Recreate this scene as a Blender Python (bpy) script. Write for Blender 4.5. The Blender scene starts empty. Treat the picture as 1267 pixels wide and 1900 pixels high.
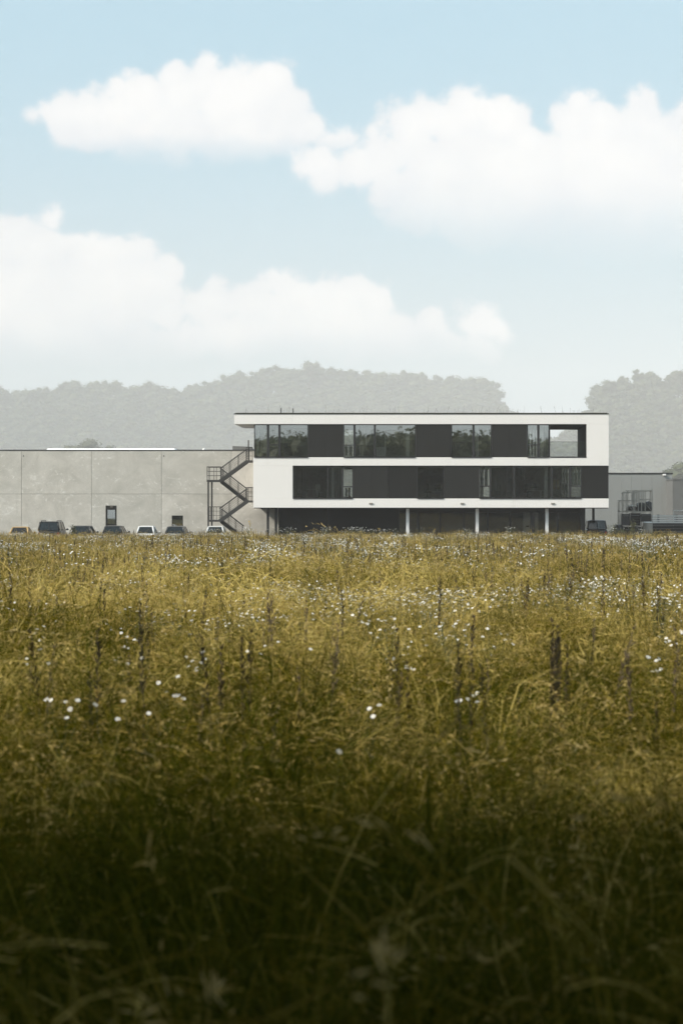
import bpy, bmesh, math, random
import numpy as np
from mathutils import Vector, Matrix
R = math.radians
rng = random.Random(7)
sc = bpy.context.scene
COL = sc.collection

# ------------------------------------------------------------------ camera
F, CXP, CYP, EYE = 4486.0, 783.0, 945.0, 2.75      # focal length and axis of the photograph (px), eye height (m)
cam = bpy.data.cameras.new('camera'); cam_ob = bpy.data.objects.new('camera', cam); COL.objects.link(cam_ob)
cam.sensor_fit = 'VERTICAL'; cam.sensor_height = 36; cam.sensor_width = 24; cam.lens = 85
cam.shift_x = (633.5 - CXP) / 1900; cam.shift_y = -(950 - CYP) / 1900
cam.clip_start = 0.1; cam.clip_end = 9000
cam_ob.location = (0, 0, EYE); cam_ob.rotation_euler = (R(90), 0, 0)
cam.dof.use_dof = True; cam.dof.focus_distance = 150; cam.dof.aperture_fstop = 5.2
sc.camera = cam_ob

# ------------------------------------------------------------------ render / exposure
sc.render.engine = 'CYCLES'
sc.cycles.use_denoising = True; sc.cycles.use_adaptive_sampling = True; sc.cycles.adaptive_threshold = 0.02; sc.cycles.adaptive_min_samples = 24
sc.cycles.max_bounces = 6; sc.cycles.diffuse_bounces = 2; sc.cycles.glossy_bounces = 3
sc.cycles.transmission_bounces = 4; sc.cycles.volume_bounces = 2; sc.cycles.transparent_max_bounces = 24
sc.cycles.sample_clamp_indirect = 6
sc.view_settings.view_transform = 'Standard'; sc.view_settings.look = 'None'
sc.view_settings.gamma = 1; sc.view_settings.use_curve_mapping = False
sc.view_settings.exposure = 0.88

# ------------------------------------------------------------------ node helper
class NT:
    def __init__(s, tree): s.t = tree; s.n = tree.nodes; s.l = tree.links
    def node(s, kind, **kw):
        n = s.n.new(kind)
        for k, v in kw.items(): setattr(n, k, v)
        return n
    def put(s, sock, v):
        if isinstance(v, bpy.types.NodeSocket): s.l.new(v, sock)
        else: sock.default_value = v
    def m(s, op, a, b=0.0, c=None, clamp=False):
        n = s.node('ShaderNodeMath', operation=op, use_clamp=clamp)
        s.put(n.inputs[0], a); s.put(n.inputs[1], b)
        if c is not None: s.put(n.inputs[2], c)
        return n.outputs[0]
    def step(s, x, a, b, lo=0.0, hi=1.0):
        n = s.node('ShaderNodeMapRange', interpolation_type='SMOOTHSTEP')
        s.put(n.inputs['Value'], x); s.put(n.inputs['From Min'], a); s.put(n.inputs['From Max'], b)
        s.put(n.inputs['To Min'], lo); s.put(n.inputs['To Max'], hi)
        return n.outputs[0]
    def noise(s, vec, scale, detail=4, rough=0.5, dist=0.0, dim='3D'):
        n = s.node('ShaderNodeTexNoise', noise_dimensions=dim)
        if vec is not None: s.put(n.inputs['Vector'], vec)
        n.inputs['Scale'].default_value = scale; n.inputs['Detail'].default_value = detail
        n.inputs['Roughness'].default_value = rough; n.inputs['Distortion'].default_value = dist
        return n.outputs['Fac']
    def mix(s, f, a, b):
        n = s.node('ShaderNodeMix', data_type='RGBA')
        s.put(n.inputs[0], f); s.put(n.inputs[6], a); s.put(n.inputs[7], b)
        return n.outputs[2]
    def ramp(s, f, stops):
        n = s.node('ShaderNodeValToRGB'); s.put(n.inputs[0], f)
        e = n.color_ramp.elements
        while len(e) < len(stops): e.new(0.5)
        for el, (p, c) in zip(e, stops): el.position = p; el.color = (*c, 1)
        return n.outputs[0]
    def comb(s, x, y, z=0.0):
        n = s.node('ShaderNodeCombineXYZ')
        for i, v in enumerate((x, y, z)): s.put(n.inputs[i], v)
        return n.outputs[0]

# ------------------------------------------------------------------ world: sky with clouds
SUN_EL, SUN_AZ = 39.0, -64.0         # sun stands behind the camera, slightly left
W = bpy.data.worlds.new('World'); sc.world = W; W.use_nodes = True
W.cycles.sampling_method = 'MANUAL'; W.cycles.sample_map_resolution = 512
w = NT(W.node_tree); w.n.clear()
sky = w.node('ShaderNodeTexSky', sky_type='NISHITA', sun_disc=False)
sky.sun_elevation = R(SUN_EL); sky.sun_rotation = R(180 - SUN_AZ)
sky.air_density = 1.0; sky.dust_density = 4.0; sky.ozone_density = 1.2; sky.altitude = 60
tc = w.node('ShaderNodeTexCoord'); sp = w.node('ShaderNodeSeparateXYZ'); w.l.new(tc.outputs['Generated'], sp.inputs[0])
ax = w.m('MAXIMUM', w.m('ABSOLUTE', sp.outputs[1]), 0.06)
U = w.m('MULTIPLY_ADD', w.m('DIVIDE', sp.outputs[0], ax), F / 1000, CXP / 1000)      # sky directions on a tangent plane
V = w.m('MULTIPLY_ADD', w.m('DIVIDE', sp.outputs[2], ax), F / 1000, -CYP / 1000)     # V rises upwards, 0 = top of frame
uv = w.comb(U, V)
n1 = w.noise(uv, 7.0, 7, 0.62); n2 = w.noise(w.comb(w.m('ADD', U, 9.3), V), 7.0, 7, 0.62)
n3 = w.noise(w.comb(w.m('ADD', U, 4.1), V), 26.0, 5, 0.6)
vor = w.node('ShaderNodeTexVoronoi', feature='SMOOTH_F1'); w.l.new(uv, vor.inputs['Vector'])
vor.inputs['Scale'].default_value = 21; vor.inputs['Smoothness'].default_value = 0.25
bil = w.m('SUBTRACT', 0.45, vor.outputs['Distance'])
Uw = w.m('ADD', U, w.m('MULTIPLY_ADD', n1, 0.07, -0.035)); Vw = w.m('ADD', V, w.m('MULTIPLY_ADD', n2, 0.07, -0.035))
uvw = w.comb(Uw, Vw)
puff = w.m('ADD', w.m('MULTIPLY', bil, 0.036), w.m('MULTIPLY_ADD', n3, 0.04, -0.008))
def cloud(blobs, base, soft, edge, opac):
    f = None
    for cx, cy, ra, rb in blobs:
        d1 = w.node('ShaderNodeVectorMath', operation='SUBTRACT'); w.l.new(uvw, d1.inputs[0]); d1.inputs[1].default_value = (cx / 1000, -cy / 1000, 0)
        d2 = w.node('ShaderNodeVectorMath', operation='MULTIPLY'); w.l.new(d1.outputs[0], d2.inputs[0]); d2.inputs[1].default_value = (1000 / ra, 1000 / rb, 0)
        d3 = w.node('ShaderNodeVectorMath', operation='LENGTH'); w.l.new(d2.outputs[0], d3.inputs[0])
        q = w.m('MULTIPLY_ADD', d3.outputs['Value'], -min(ra, rb) / 1000, min(ra, rb) / 1000)
        f = q if f is None else w.m('SMOOTH_MAX', f, q, 0.012)
    g_ = w.m('ADD', f, puff)
    k = w.m('MULTIPLY', w.m('MULTIPLY', w.step(g_, 0.0, edge), w.step(Vw, -base / 1000, (soft - base) / 1000)), opac)
    return k, w.step(g_, 0.0, 0.075), w.step(Vw, -base / 1000, (soft * 1.7 - base) / 1000)
cl = [
    cloud([(110, 212, 56, 44), (160, 200, 58, 46), (215, 212, 66, 54), (265, 186, 70, 56), (335, 176, 74, 60), (375, 162, 56, 50), (430, 182, 78, 66), (500, 164, 58, 54), (528, 205, 58, 60), (300, 240, 150, 62), (450, 245, 130, 62), (566, 240, 48, 40), (180, 250, 100, 45), (620, 262, 56, 40)], 322, 75, 0.028, 1.0),
    cloud([(600, 304, 56, 48), (655, 300, 66, 48), (720, 288, 74, 52), (760, 240, 60, 56), (800, 208, 50, 48), (860, 212, 80, 58), (930, 232, 70, 58), (980, 270, 66, 50), (1060, 232, 46, 56), (1110, 236, 56, 56), (1190, 226, 52, 52), (1260, 268, 76, 56), (1345, 250, 100, 75), (900, 320, 180, 90), (1080, 330, 180, 110), (1250, 360, 180, 110), (800, 350, 110, 70), (770, 395, 56, 56), (950, 400, 180, 75), (1150, 430, 200, 70), (1420, 380, 150, 90)], 520, 190, 0.026, 1.0),
    cloud([(-160, 500, 110, 80), (-60, 430, 80, 56), (20, 432, 56, 46), (92, 410, 34, 32), (60, 462, 90, 52), (170, 482, 78, 46), (235, 470, 48, 38), (280, 522, 58, 52), (150, 550, 180, 80), (0, 560, 150, 90), (100, 630, 240, 55), (300, 570, 56, 48), (330, 625, 86, 40)], 700, 110, 0.022, 1.0),
    cloud([(400, 560, 58, 40), (470, 558, 70, 42), (560, 548, 72, 42), (630, 550, 70, 42), (690, 560, 46, 40), (740, 600, 56, 34), (800, 606, 56, 30), (880, 600, 50, 32), (915, 592, 26, 22), (560, 610, 220, 60), (750, 632, 180, 40), (420, 620, 120, 50)], 696, 90, 0.022, 1.0),
]
mask, shade = None, None
for k, inner, up in cl:
    s_ = w.m('MULTIPLY', w.m('MULTIPLY', w.m('MULTIPLY_ADD', inner, 0.45, 0.55), w.m('MULTIPLY_ADD', up, 0.8, 0.2)), k)
    mask = k if mask is None else w.m('MAXIMUM', mask, k); shade = s_ if shade is None else w.m('MAXIMUM', shade, s_)
# the same kind of broken cloud goes on over the rest of the dome
gen = w.noise(w.comb(w.m('MULTIPLY', sp.outputs[0], 1.0), sp.outputs[1], w.m('MULTIPLY', sp.outputs[2], 1.8)), 2.6, 7, 0.58)
high = w.m('MAXIMUM', w.step(V, 0.15, 0.6), w.m('MAXIMUM', w.step(U, 1.9, 2.4), w.step(U, -0.4, -0.8)))
gk = w.m('MULTIPLY', w.step(gen, 0.46, 0.60), high)
mask = w.m('MAXIMUM', mask, gk); shade = w.m('MAXIMUM', shade, w.m('MULTIPLY', gk, w.step(gen, 0.42, 0.7)))
tone = w.m('ADD', w.m('MULTIPLY', shade, 0.95), w.m('MULTIPLY_ADD', w.noise(uv, 6.0, 6, 0.55), 1.8, -0.88), clamp=True)
ccol = w.mix(tone, (5.3, 5.5, 5.8, 1), (6.5, 6.45, 6.4, 1))
pale = w.mix(0.80, sky.outputs[0], w.mix(w.step(sp.outputs[2], 0.0, 0.20), (4.95, 5.6, 5.9, 1), (3.2, 4.85, 5.7, 1)))               # thin high veil over the blue
full = w.mix(mask, pale, ccol)
bg = w.node('ShaderNodeBackground'); bg.inputs['Strength'].default_value = 0.088; w.l.new(full, bg.inputs['Color'])
wo = w.node('ShaderNodeOutputWorld'); w.l.new(bg.outputs[0], wo.inputs['Surface'])

sun = bpy.data.lights.new('sun', 'SUN'); sun.energy = 3.2; sun.angle = R(12); sun.color = (1.0, 0.95, 0.86)
sun_ob = bpy.data.objects.new('sun', sun); COL.objects.link(sun_ob)
sun_ob.rotation_euler = (R(90 - SUN_EL), 0, R(SUN_AZ))
sun_ob.location = (0, -30, 60)

# ------------------------------------------------------------------ helpers
def X(px, d): return (px - CXP) * d / F
def Z(py, d): return EYE + (CYP - py) * d / F
FIELD_END = 186.0
def gz(y):                                  # the field rises a metre towards the camera
    return max(0.0, min(1.0, 1.0 - y / FIELD_END))
MATS = {}
def mat(name, col, rough=0.6, var=0.08, scale=3.0, metal=0.0, spec=0.5, bump=0.0, bscale=40):
    m = bpy.data.materials.new(name); m.use_nodes = True
    t = NT(m.node_tree); b = t.n['Principled BSDF']
    geo = t.node('ShaderNodeTexCoord')
    n = t.noise(geo.outputs['Object'], scale, 5, 0.6)
    c1 = tuple(max(0, x * (1 - var)) for x in col); c2 = tuple(min(1, x * (1 + var)) for x in col)
    t.l.new(t.mix(n, (*c1, 1), (*c2, 1)), b.inputs['Base Color'])
    b.inputs['Roughness'].default_value = rough; b.inputs['Metallic'].default_value = metal
    b.inputs['Specular IOR Level'].default_value = spec
    if bump:
        bn = t.node('ShaderNodeBump'); bn.inputs['Strength'].default_value = bump; bn.inputs['Distance'].default_value = 0.02
        t.l.new(t.noise(geo.outputs['Object'], bscale, 4, 0.6), bn.inputs['Height']); t.l.new(bn.outputs[0], b.inputs['Normal'])
    MATS[name] = m
    return m
class MB:
    def __init__(s): s.v = []; s.f = []; s.mi = []
    def add(s, vs, fs, mi=0):
        o = len(s.v); s.v += [tuple(p) for p in vs]; s.f += [tuple(i + o for i in f) for f in fs]; s.mi += [mi] * len(fs); return s
    def box(s, x0, x1, y0, y1, z0, z1, mi=0):
        x0, x1 = sorted((x0, x1)); y0, y1 = sorted((y0, y1)); z0, z1 = sorted((z0, z1))
        return s.add([(x0, y0, z0), (x1, y0, z0), (x1, y1, z0), (x0, y1, z0), (x0, y0, z1), (x1, y0, z1), (x1, y1, z1), (x0, y1, z1)],
                     [(0, 3, 2, 1), (4, 5, 6, 7), (0, 1, 5, 4), (1, 2, 6, 5), (2, 3, 7, 6), (3, 0, 4, 7)], mi)
    def bar(s, a, b, r, n=6, r2=None, mi=0, cap=True):
        a, b = Vector(a), Vector(b); d = (b - a).normalized()
        q = d.orthogonal().normalized(); p = d.cross(q); r2 = r if r2 is None else r2
        vs = []
        for c, rr in ((a, r), (b, r2)):
            vs += [c + (q * math.cos(2 * math.pi * i / n) + p * math.sin(2 * math.pi * i / n)) * rr for i in range(n)]
        fs = [(i, (i + 1) % n, n + (i + 1) % n, n + i) for i in range(n)]
        if cap: fs += [tuple(range(n))[::-1], tuple(range(n, 2 * n))]
        return s.add(vs, fs, mi)
    def beam(s, a, b, wy, hz):                # rectangular beam along a sloping line in the x-z plane
        a, b = Vector(a), Vector(b); d = (b - a).normalized(); up = Vector((-d.z, 0, d.x)) * hz / 2; yy = Vector((0, wy / 2, 0))
        vs = [c + sy * yy + sz * up for c in (a, b) for sy, sz in ((-1, -1), (1, -1), (1, 1), (-1, 1))]
        return s.add(vs, [(3, 2, 1, 0), (4, 5, 6, 7), (0, 1, 5, 4), (1, 2, 6, 5), (2, 3, 7, 6), (3, 0, 4, 7)])
    def ico(s, c, r, sub=1, mi=0, jit=0.0, rg=None):
        bm = bmesh.new(); bmesh.ops.create_icosphere(bm, subdivisions=sub, radius=1)
        r = (r, r, r) if not hasattr(r, '__len__') else r
        vs = []
        for vv in bm.verts:
            k = 1 + (rg.uniform(-jit, jit) if rg else 0)
            vs.append((c[0] + vv.co.x * r[0] * k, c[1] + vv.co.y * r[1] * k, c[2] + vv.co.z * r[2] * k))
        s.add(vs, [tuple(q.index for q in f.verts) for f in bm.faces], mi); bm.free(); return s
    def mesh(s, name, mats, smooth=False):
        me = bpy.data.meshes.new(name); me.from_pydata(s.v, [], s.f)
        for m in (mats if isinstance(mats, (list, tuple)) else [mats]): me.materials.append(m)
        if any(s.mi): me.polygons.foreach_set('material_index', s.mi)
        if smooth: me.polygons.foreach_set('use_smooth', [True] * len(me.polygons))
        me.update(); return me
    def build(s, name, mats, parent=None, smooth=False, bevel=0, seg=2):
        o = bpy.data.objects.new(name, s.mesh(name, mats, smooth)); COL.objects.link(o)
        if parent is not None: o.parent = parent
        if bevel:
            b = o.modifiers.new('edge', 'BEVEL'); b.width = bevel; b.segments = seg; b.limit_method = 'ANGLE'; b.angle_limit = R(40)
        return o
def box(name, x0, x1, y0, y1, z0, z1, m, parent=None, bevel=0):
    return MB().box(x0, x1, y0, y1, z0, z1).build(name, m, parent, bevel=bevel)
def thing(name, label, cat, group=None, loc=(0, 0, 0)):
    o = bpy.data.objects.new(name, None); COL.objects.link(o); o.location = loc; o.empty_display_size = 0.2
    return tag(o, label, cat, group)
def tag(o, label=None, cat=None, group=None, kind=None):
    for k, v in (('label', label), ('category', cat), ('group', group), ('kind', kind)):
        if v: o[k] = v
    return o

# ------------------------------------------------------------------ materials
def m_white():
    m = mat('white_render', (0.80, 0.768, 0.73), 0.85, 0.02, 0.6, bump=0.15, bscale=60)
    t = NT(m.node_tree); b = t.n['Principled BSDF']; src = b.inputs['Base Color'].links[0].from_socket
    g = t.node('ShaderNodeNewGeometry'); s_ = t.node('ShaderNodeSeparateXYZ'); t.l.new(g.outputs['Position'], s_.inputs[0])
    st = t.noise(t.comb(t.m('MULTIPLY', s_.outputs[0], 2.2), s_.outputs[1], t.m('MULTIPLY', s_.outputs[2], 0.25)), 1.0, 6, 0.65)
    t.l.new(t.mix(t.step(st, 0.52, 0.8, 0, 0.22), src, (0.55, 0.53, 0.48, 1)), b.inputs['Base Color'])
    return m
WHITE = m_white()
DARK = mat('dark_cladding', (0.016, 0.016, 0.0145), 0.75, 0.12, 9, spec=0.25, bump=0.3, bscale=30)
DARK2 = mat('darker_cladding', (0.010, 0.010, 0.009), 0.75, 0.12, 9, spec=0.25)
FRAME = mat('anthracite_metal', (0.022, 0.022, 0.022), 0.5, 0.1, 4, spec=0.3)
STEEL = mat('dark_steel', (0.035, 0.034, 0.032), 0.55, 0.15, 6, spec=0.4)
COPING = mat('black_coping', (0.02, 0.02, 0.02), 0.5)
INWALL = mat('interior_paint', (0.5, 0.49, 0.46), 0.9, 0.05)
INDARK = mat('interior_dark', (0.22, 0.215, 0.20), 0.9, 0.1)
CARPET = mat('carpet', (0.24, 0.235, 0.225), 0.95, 0.1)
FABRIC = mat('pale_fabric', (0.85, 0.84, 0.80), 0.9, 0.05)
def translucent(m, k):
    t = NT(m.node_tree); b = t.n['Principled BSDF']; tr = t.node('ShaderNodeBsdfTranslucent'); tr.inputs[0].default_value = (0.85, 0.84, 0.80, 1)
    mx = t.node('ShaderNodeMixShader'); mx.inputs[0].default_value = k; t.l.new(b.outputs[0], mx.inputs[1]); t.l.new(tr.outputs[0], mx.inputs[2]); t.l.new(mx.outputs[0], t.n['Material Output'].inputs[0])
translucent(FABRIC, 0.5)
WPAINT = mat('white_paint', (0.78, 0.77, 0.74), 0.6, 0.03)
BLACKP = mat('black_plastic', (0.02, 0.02, 0.02), 0.45)
TAN = mat('tan_board', (0.42, 0.33, 0.2), 0.7, 0.1)
GALV = mat('galvanised_steel', (0.30, 0.28, 0.24), 0.6, 0.15, 8, metal=0.1)
PALEBAR = mat('pale_metal_bars', (0.55, 0.54, 0.51), 0.5, 0.1, 8)
RUBBER = mat('rubber', (0.02, 0.02, 0.02), 0.85)
TARP = mat('black_foil', (0.018, 0.018, 0.018), 0.35, 0.2, 6, bump=0.6, bscale=5)
def glass(name, refl, tint, base=0.0):
    m = bpy.data.materials.new(name); m.use_nodes = True
    t = NT(m.node_tree); t.n.clear()
    fr = t.node('ShaderNodeFresnel'); fr.inputs['IOR'].default_value = 1.5
    co = t.node('ShaderNodeTexCoord')
    bn = t.node('ShaderNodeBump'); bn.inputs['Strength'].default_value = 0.02; bn.inputs['Distance'].default_value = 0.01
    t.l.new(t.noise(co.outputs['Object'], 0.7, 2, 0.5), bn.inputs['Height'])
    tr = t.node('ShaderNodeBsdfTransparent'); tr.inputs[0].default_value = (*tint, 1)
    gl = t.node('ShaderNodeBsdfGlossy'); gl.inputs['Roughness'].default_value = 0.01; gl.inputs[0].default_value = (0.97, 0.96, 0.93, 1)
    t.l.new(bn.outputs[0], gl.inputs['Normal'])
    mx = t.node('ShaderNodeMixShader'); t.l.new(t.m('MULTIPLY_ADD', fr.outputs[0], refl, base, clamp=True), mx.inputs[0])
    t.l.new(tr.outputs[0], mx.inputs[1]); t.l.new(gl.outputs[0], mx.inputs[2])
    o = t.node('ShaderNodeOutputMaterial'); t.l.new(mx.outputs[0], o.inputs[0])
    return m
GLASS = glass('window_glass', 1.0, (0.92, 0.93, 0.91), 0.24)
GLASS_G = glass('ground_floor_glass', 1.0, (0.80, 0.81, 0.80), 0.01)
CLEAR = glass('balustrade_glass', 1.0, (0.88, 0.90, 0.89), 0.06)
CARGLASS = glass('car_glass', 1.0, (0.30, 0.32, 0.31), 0.02)
def m_concrete():
    m = bpy.data.materials.new('precast_concrete'); m.use_nodes = True
    t = NT(m.node_tree); b = t.n['Principled BSDF']; b.inputs['Roughness'].default_value = 0.9; b.inputs['Specular IOR Level'].default_value = 0.2
    g = t.node('ShaderNodeNewGeometry'); s_ = t.node('ShaderNodeSeparateXYZ'); t.l.new(g.outputs['Position'], s_.inputs[0])
    oi = t.node('ShaderNodeObjectInfo')
    rx = t.m('ADD', s_.outputs[0], t.m('MULTIPLY', oi.outputs['Random'], 57.0))
    p = t.comb(rx, 0.0, s_.outputs[2])
    base = t.noise(p, 0.5, 7, 0.66, 0.6)
    c = t.ramp(base, [(0.30, (0.40, 0.376, 0.33)), (0.70, (0.63, 0.593, 0.53))])
    c = t.mix(t.m('MULTIPLY', oi.outputs['Random'], 0.55), c, (0.40, 0.392, 0.35, 1))
    # chalky efflorescence: ragged horizontal smears
    sm = t.noise(t.comb(t.m('MULTIPLY', rx, 0.55), 0.0, t.m('MULTIPLY', s_.outputs[2], 1.25)), 1.0, 8, 0.68, 1.3)
    gate = t.noise(t.comb(t.m('MULTIPLY', rx, 0.16), 3.0, t.m('MULTIPLY', s_.outputs[2], 0.55)), 1.0, 3, 0.5)
    k = t.m('MULTIPLY', t.m('MULTIPLY', t.step(sm, 0.54, 0.66), 0.55), t.step(gate, 0.42, 0.58))
    fs = t.noise(t.comb(t.m('MULTIPLY', rx, 2.6), 5.0, t.m('MULTIPLY', s_.outputs[2], 3.4)), 1.0, 7, 0.7, 0.8)
    k = t.m('MAXIMUM', k, t.m('MULTIPLY', t.step(fs, 0.56, 0.66), t.m('MULTIPLY', t.step(gate, 0.36, 0.55), 1.0)))
    c = t.mix(t.m('MULTIPLY', k, 0.55), c, (0.78, 0.765, 0.72, 1))
    dk = t.noise(t.comb(t.m('MULTIPLY', rx, 1.6), 0.0, t.m('MULTIPLY', s_.outputs[2], 0.18)), 1.0, 5, 0.6)
    c = t.mix(t.step(dk, 0.55, 0.8, 0, 0.35), c, (0.30, 0.29, 0.25, 1))
    t.l.new(c, b.inputs['Base Color'])
    bn = t.node('ShaderNodeBump'); bn.inputs['Strength'].default_value = 0.25; bn.inputs['Distance'].default_value = 0.01
    t.l.new(t.noise(p, 14, 6, 0.65), bn.inputs['Height']); t.l.new(bn.outputs[0], b.inputs['Normal'])
    return m
CONC = m_concrete()
JOINT = mat('joint_mortar', (0.15, 0.145, 0.13), 0.9)

def leaf_mat(name, c1, c2, transl=0.25, rough=0.6):
    m = bpy.data.materials.new(name); m.use_nodes = True
    t = NT(m.node_tree); b = t.n['Principled BSDF']; b.inputs['Roughness'].default_value = rough; b.inputs['Specular IOR Level'].default_value = 0.25
    g = t.node('ShaderNodeNewGeometry'); oi = t.node('ShaderNodeObjectInfo')
    f = t.m('ADD', t.m('MULTIPLY', g.outputs['Random Per Island'], 0.6), t.m('MULTIPLY', oi.outputs['Random'], 0.4))
    c = t.mix(f, (*c1, 1), (*c2, 1)); t.l.new(c, b.inputs['Base Color'])
    tr = t.node('ShaderNodeBsdfTranslucent'); t.l.new(c, tr.inputs[0])
    mx = t.node('ShaderNodeMixShader'); mx.inputs[0].default_value = transl
    o = t.n['Material Output']; t.l.new(b.outputs[0], mx.inputs[1]); t.l.new(tr.outputs[0], mx.inputs[2]); t.l.new(mx.outputs[0], o.inputs[0])
    return m
FOLIAGE = leaf_mat('foliage', (0.022, 0.032, 0.012), (0.10, 0.115, 0.045), 0.2)
FOLIAGE_OLIVE = leaf_mat('olive_foliage', (0.05, 0.055, 0.02), (0.10, 0.10, 0.04), 0.2)
BARK = mat('bark', (0.07, 0.055, 0.04), 0.9, 0.3, 3)

def m_grass(name, stops, patch=2.6):
    m = bpy.data.materials.new(name); m.use_nodes = True
    t = NT(m.node_tree); b = t.n['Principled BSDF']; b.inputs['Roughness'].default_value = 0.85; b.inputs['Specular IOR Level'].default_value = 0.02
    at = t.node('ShaderNodeAttribute', attribute_name='tint')
    ge = t.node('ShaderNodeNewGeometry'); pn = t.noise(ge.outputs['Position'], 0.22, 4, 0.6); pn2 = t.noise(ge.outputs['Position'], 1.3, 2, 0.5)
    f = t.m('ADD', at.outputs['Fac'], t.m('MULTIPLY', t.m('SUBTRACT', pn, 0.53), patch))
    f = t.m('ADD', f, t.m('MULTIPLY', t.m('SUBTRACT', pn2, 0.5), 1.1), clamp=True)
    c = t.ramp(f, stops); t.l.new(c, b.inputs['Base Color'])
    tr = t.node('ShaderNodeBsdfTranslucent'); t.l.new(c, tr.inputs[0])
    mx = t.node('ShaderNodeMixShader'); mx.inputs[0].default_value = 0.3
    o = t.n['Material Output']; t.l.new(b.outputs[0], mx.inputs[1]); t.l.new(tr.outputs[0], mx.inputs[2]); t.l.new(mx.outputs[0], o.inputs[0])
    return m
HAY = m_grass('dry_grass', [(0.0, (0.016, 0.023, 0.001)), (0.35, (0.056, 0.057, 0.003)), (0.68, (0.150, 0.110, 0.009)), (1.0, (0.60, 0.465, 0.15))])
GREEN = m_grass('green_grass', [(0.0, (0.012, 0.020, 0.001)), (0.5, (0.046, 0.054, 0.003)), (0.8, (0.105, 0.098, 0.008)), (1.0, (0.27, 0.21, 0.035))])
SEED = m_grass('seed_heads', [(0.0, (0.22, 0.16, 0.04)), (0.5, (0.40, 0.28, 0.08)), (1.0, (0.62, 0.48, 0.22))], 0.4)
STALK = mat('dead_stalk', (0.065, 0.045, 0.02), 0.8, 0.3, 6)
STEMG = mat('daisy_stem', (0.075, 0.085, 0.028), 0.6, 0.3, 6)
PETAL = mat('daisy_petal', (0.82, 0.81, 0.78), 0.6, 0.04)
DISC = mat('daisy_disc', (0.45, 0.32, 0.05), 0.7, 0.15)

# ------------------------------------------------------------------ ground
def m_ground():
    m = bpy.data.materials.new('soil'); m.use_nodes = True
    t = NT(m.node_tree); b = t.n['Principled BSDF']; b.inputs['Roughness'].default_value = 0.95; b.inputs['Specular IOR Level'].default_value = 0.1
    g = t.node('ShaderNodeNewGeometry')
    n = t.noise(g.outputs['Position'], 1.7, 8, 0.65); n2 = t.noise(g.outputs['Position'], 0.05, 4, 0.6)
    c = t.ramp(n, [(0.3, (0.018, 0.016, 0.006)), (0.7, (0.06, 0.048, 0.018))])
    t.l.new(t.mix(n2, c, (0.05, 0.055, 0.02, 1)), b.inputs['Base Color'])
    return m
SOIL = m_ground()
g_ = MB()
xs = [-1980, -500, -150, -60, -25, -8, 0, 8, 25, 60, 150, 500, 1980]
ys = [-55, -20, -5, 0, 10, 25, 45, 70, 100, 130, 160, FIELD_END, 215, 260, 400, 800, 1500, 2300, 5880]
g_.add([(x, y, gz(y)) for y in ys for x in xs],
       [(j * 13 + i, j * 13 + i + 1, (j + 1) * 13 + i + 1, (j + 1) * 13 + i) for j in range(len(ys) - 1) for i in range(12)])
tag(g_.build('ground', SOIL, smooth=True), kind='structure')
ASPH = mat('asphalt', (0.055, 0.055, 0.053), 0.9, 0.25, 2, bump=0.4, bscale=80)
tag(MB().add([(-45, FIELD_END + .4, .006), (45, FIELD_END + .4, .006), (45, 214, .006), (-45, 214, .006)], [(0, 1, 2, 3)]).build('car_park', ASPH), kind='structure')
KERB = mat('kerb_concrete', (0.33, 0.32, 0.3), 0.85)
tag(box('kerb', -45, 45, FIELD_END + .2, FIELD_END + .38, 0, .13, KERB), kind='structure')

# ------------------------------------------------------------------ office building
D0 = 192.5; D1 = 202.8
def bx(px): return X(px, D0)
def bz(py): return Z(py, D0)
off = thing('office_building', 'three-storey white rendered office building with dark cladding bands and long window strips', 'building', loc=(bx(470), D0, 0))
ORG = Vector(off.location)
def part(o, parent=off):
    """parent with world-space geometry kept where it stands"""
    o.parent = parent
    base = Vector((0, 0, 0)); p = parent
    while p is not None: base += Vector(p.location); p = p.parent
    o.location = -base
    return o
def pbox(name, x0, x1, y0, y1, z0, z1, m, parent=off, bevel=0):
    return part(box(name, x0, x1, y0, y1, z0, z1, m, bevel=bevel), parent)
XR = 1128.5
pbox('roof_slab', bx(435), bx(XR), D0, D1, bz(787), bz(768.6), WHITE, bevel=.012)
cop = pbox('coping', bx(435) - .03, bx(XR) + .03, D0 - .03, D1 + .03, bz(768.6), bz(767.0), COPING)
pbox('end_wall', bx(1087.5), bx(XR), D0, D1, bz(848.6), bz(787), WHITE)
pbox('floor_band', bx(470), bx(XR), D0, D1, bz(864), bz(848.6), WHITE, bevel=.01)
pbox('corner_wall', bx(470), bx(543), D0, D1 - 3, bz(925), bz(864), WHITE)
pbox('floor_band', bx(470), bx(XR), D0, D1, bz(942), bz(925), WHITE, bevel=.01)
pbox('soffit_panel', bx(471.5), bx(XR) - .06, D0 + .06, D1 - .06, bz(943.4), bz(942) - .003, DARK2)
# interior floors, back walls and side walls
pbox('floor_finish', bx(474), bx(1087), D0 + .4, D1 - .4, bz(848.6) + .003, bz(848.6) + .05, CARPET)
pbox('floor_finish', bx(545), bx(1126), D0 + .4, D1 - .4, bz(925) + .003, bz(925) + .05, CARPET)
pbox('ceiling_panel', bx(474), bx(1018), D0 + .4, D1 - .4, bz(789.5), bz(787) - .003, INWALL)
pbox('ceiling_panel', bx(545), bx(1126), D0 + .4, D1 - .4, bz(866.5), bz(864) - .003, INWALL)
pbox('side_wall', bx(471.5), bx(473.5), D0 + .3, D1, bz(848.6) + .003, bz(787) - .003, FRAME)
pbox('side_wall', bx(XR) - .25, bx(XR) - .003, D0 + .3, D1, bz(925) + .003, bz(864) - .003, DARK)
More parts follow.
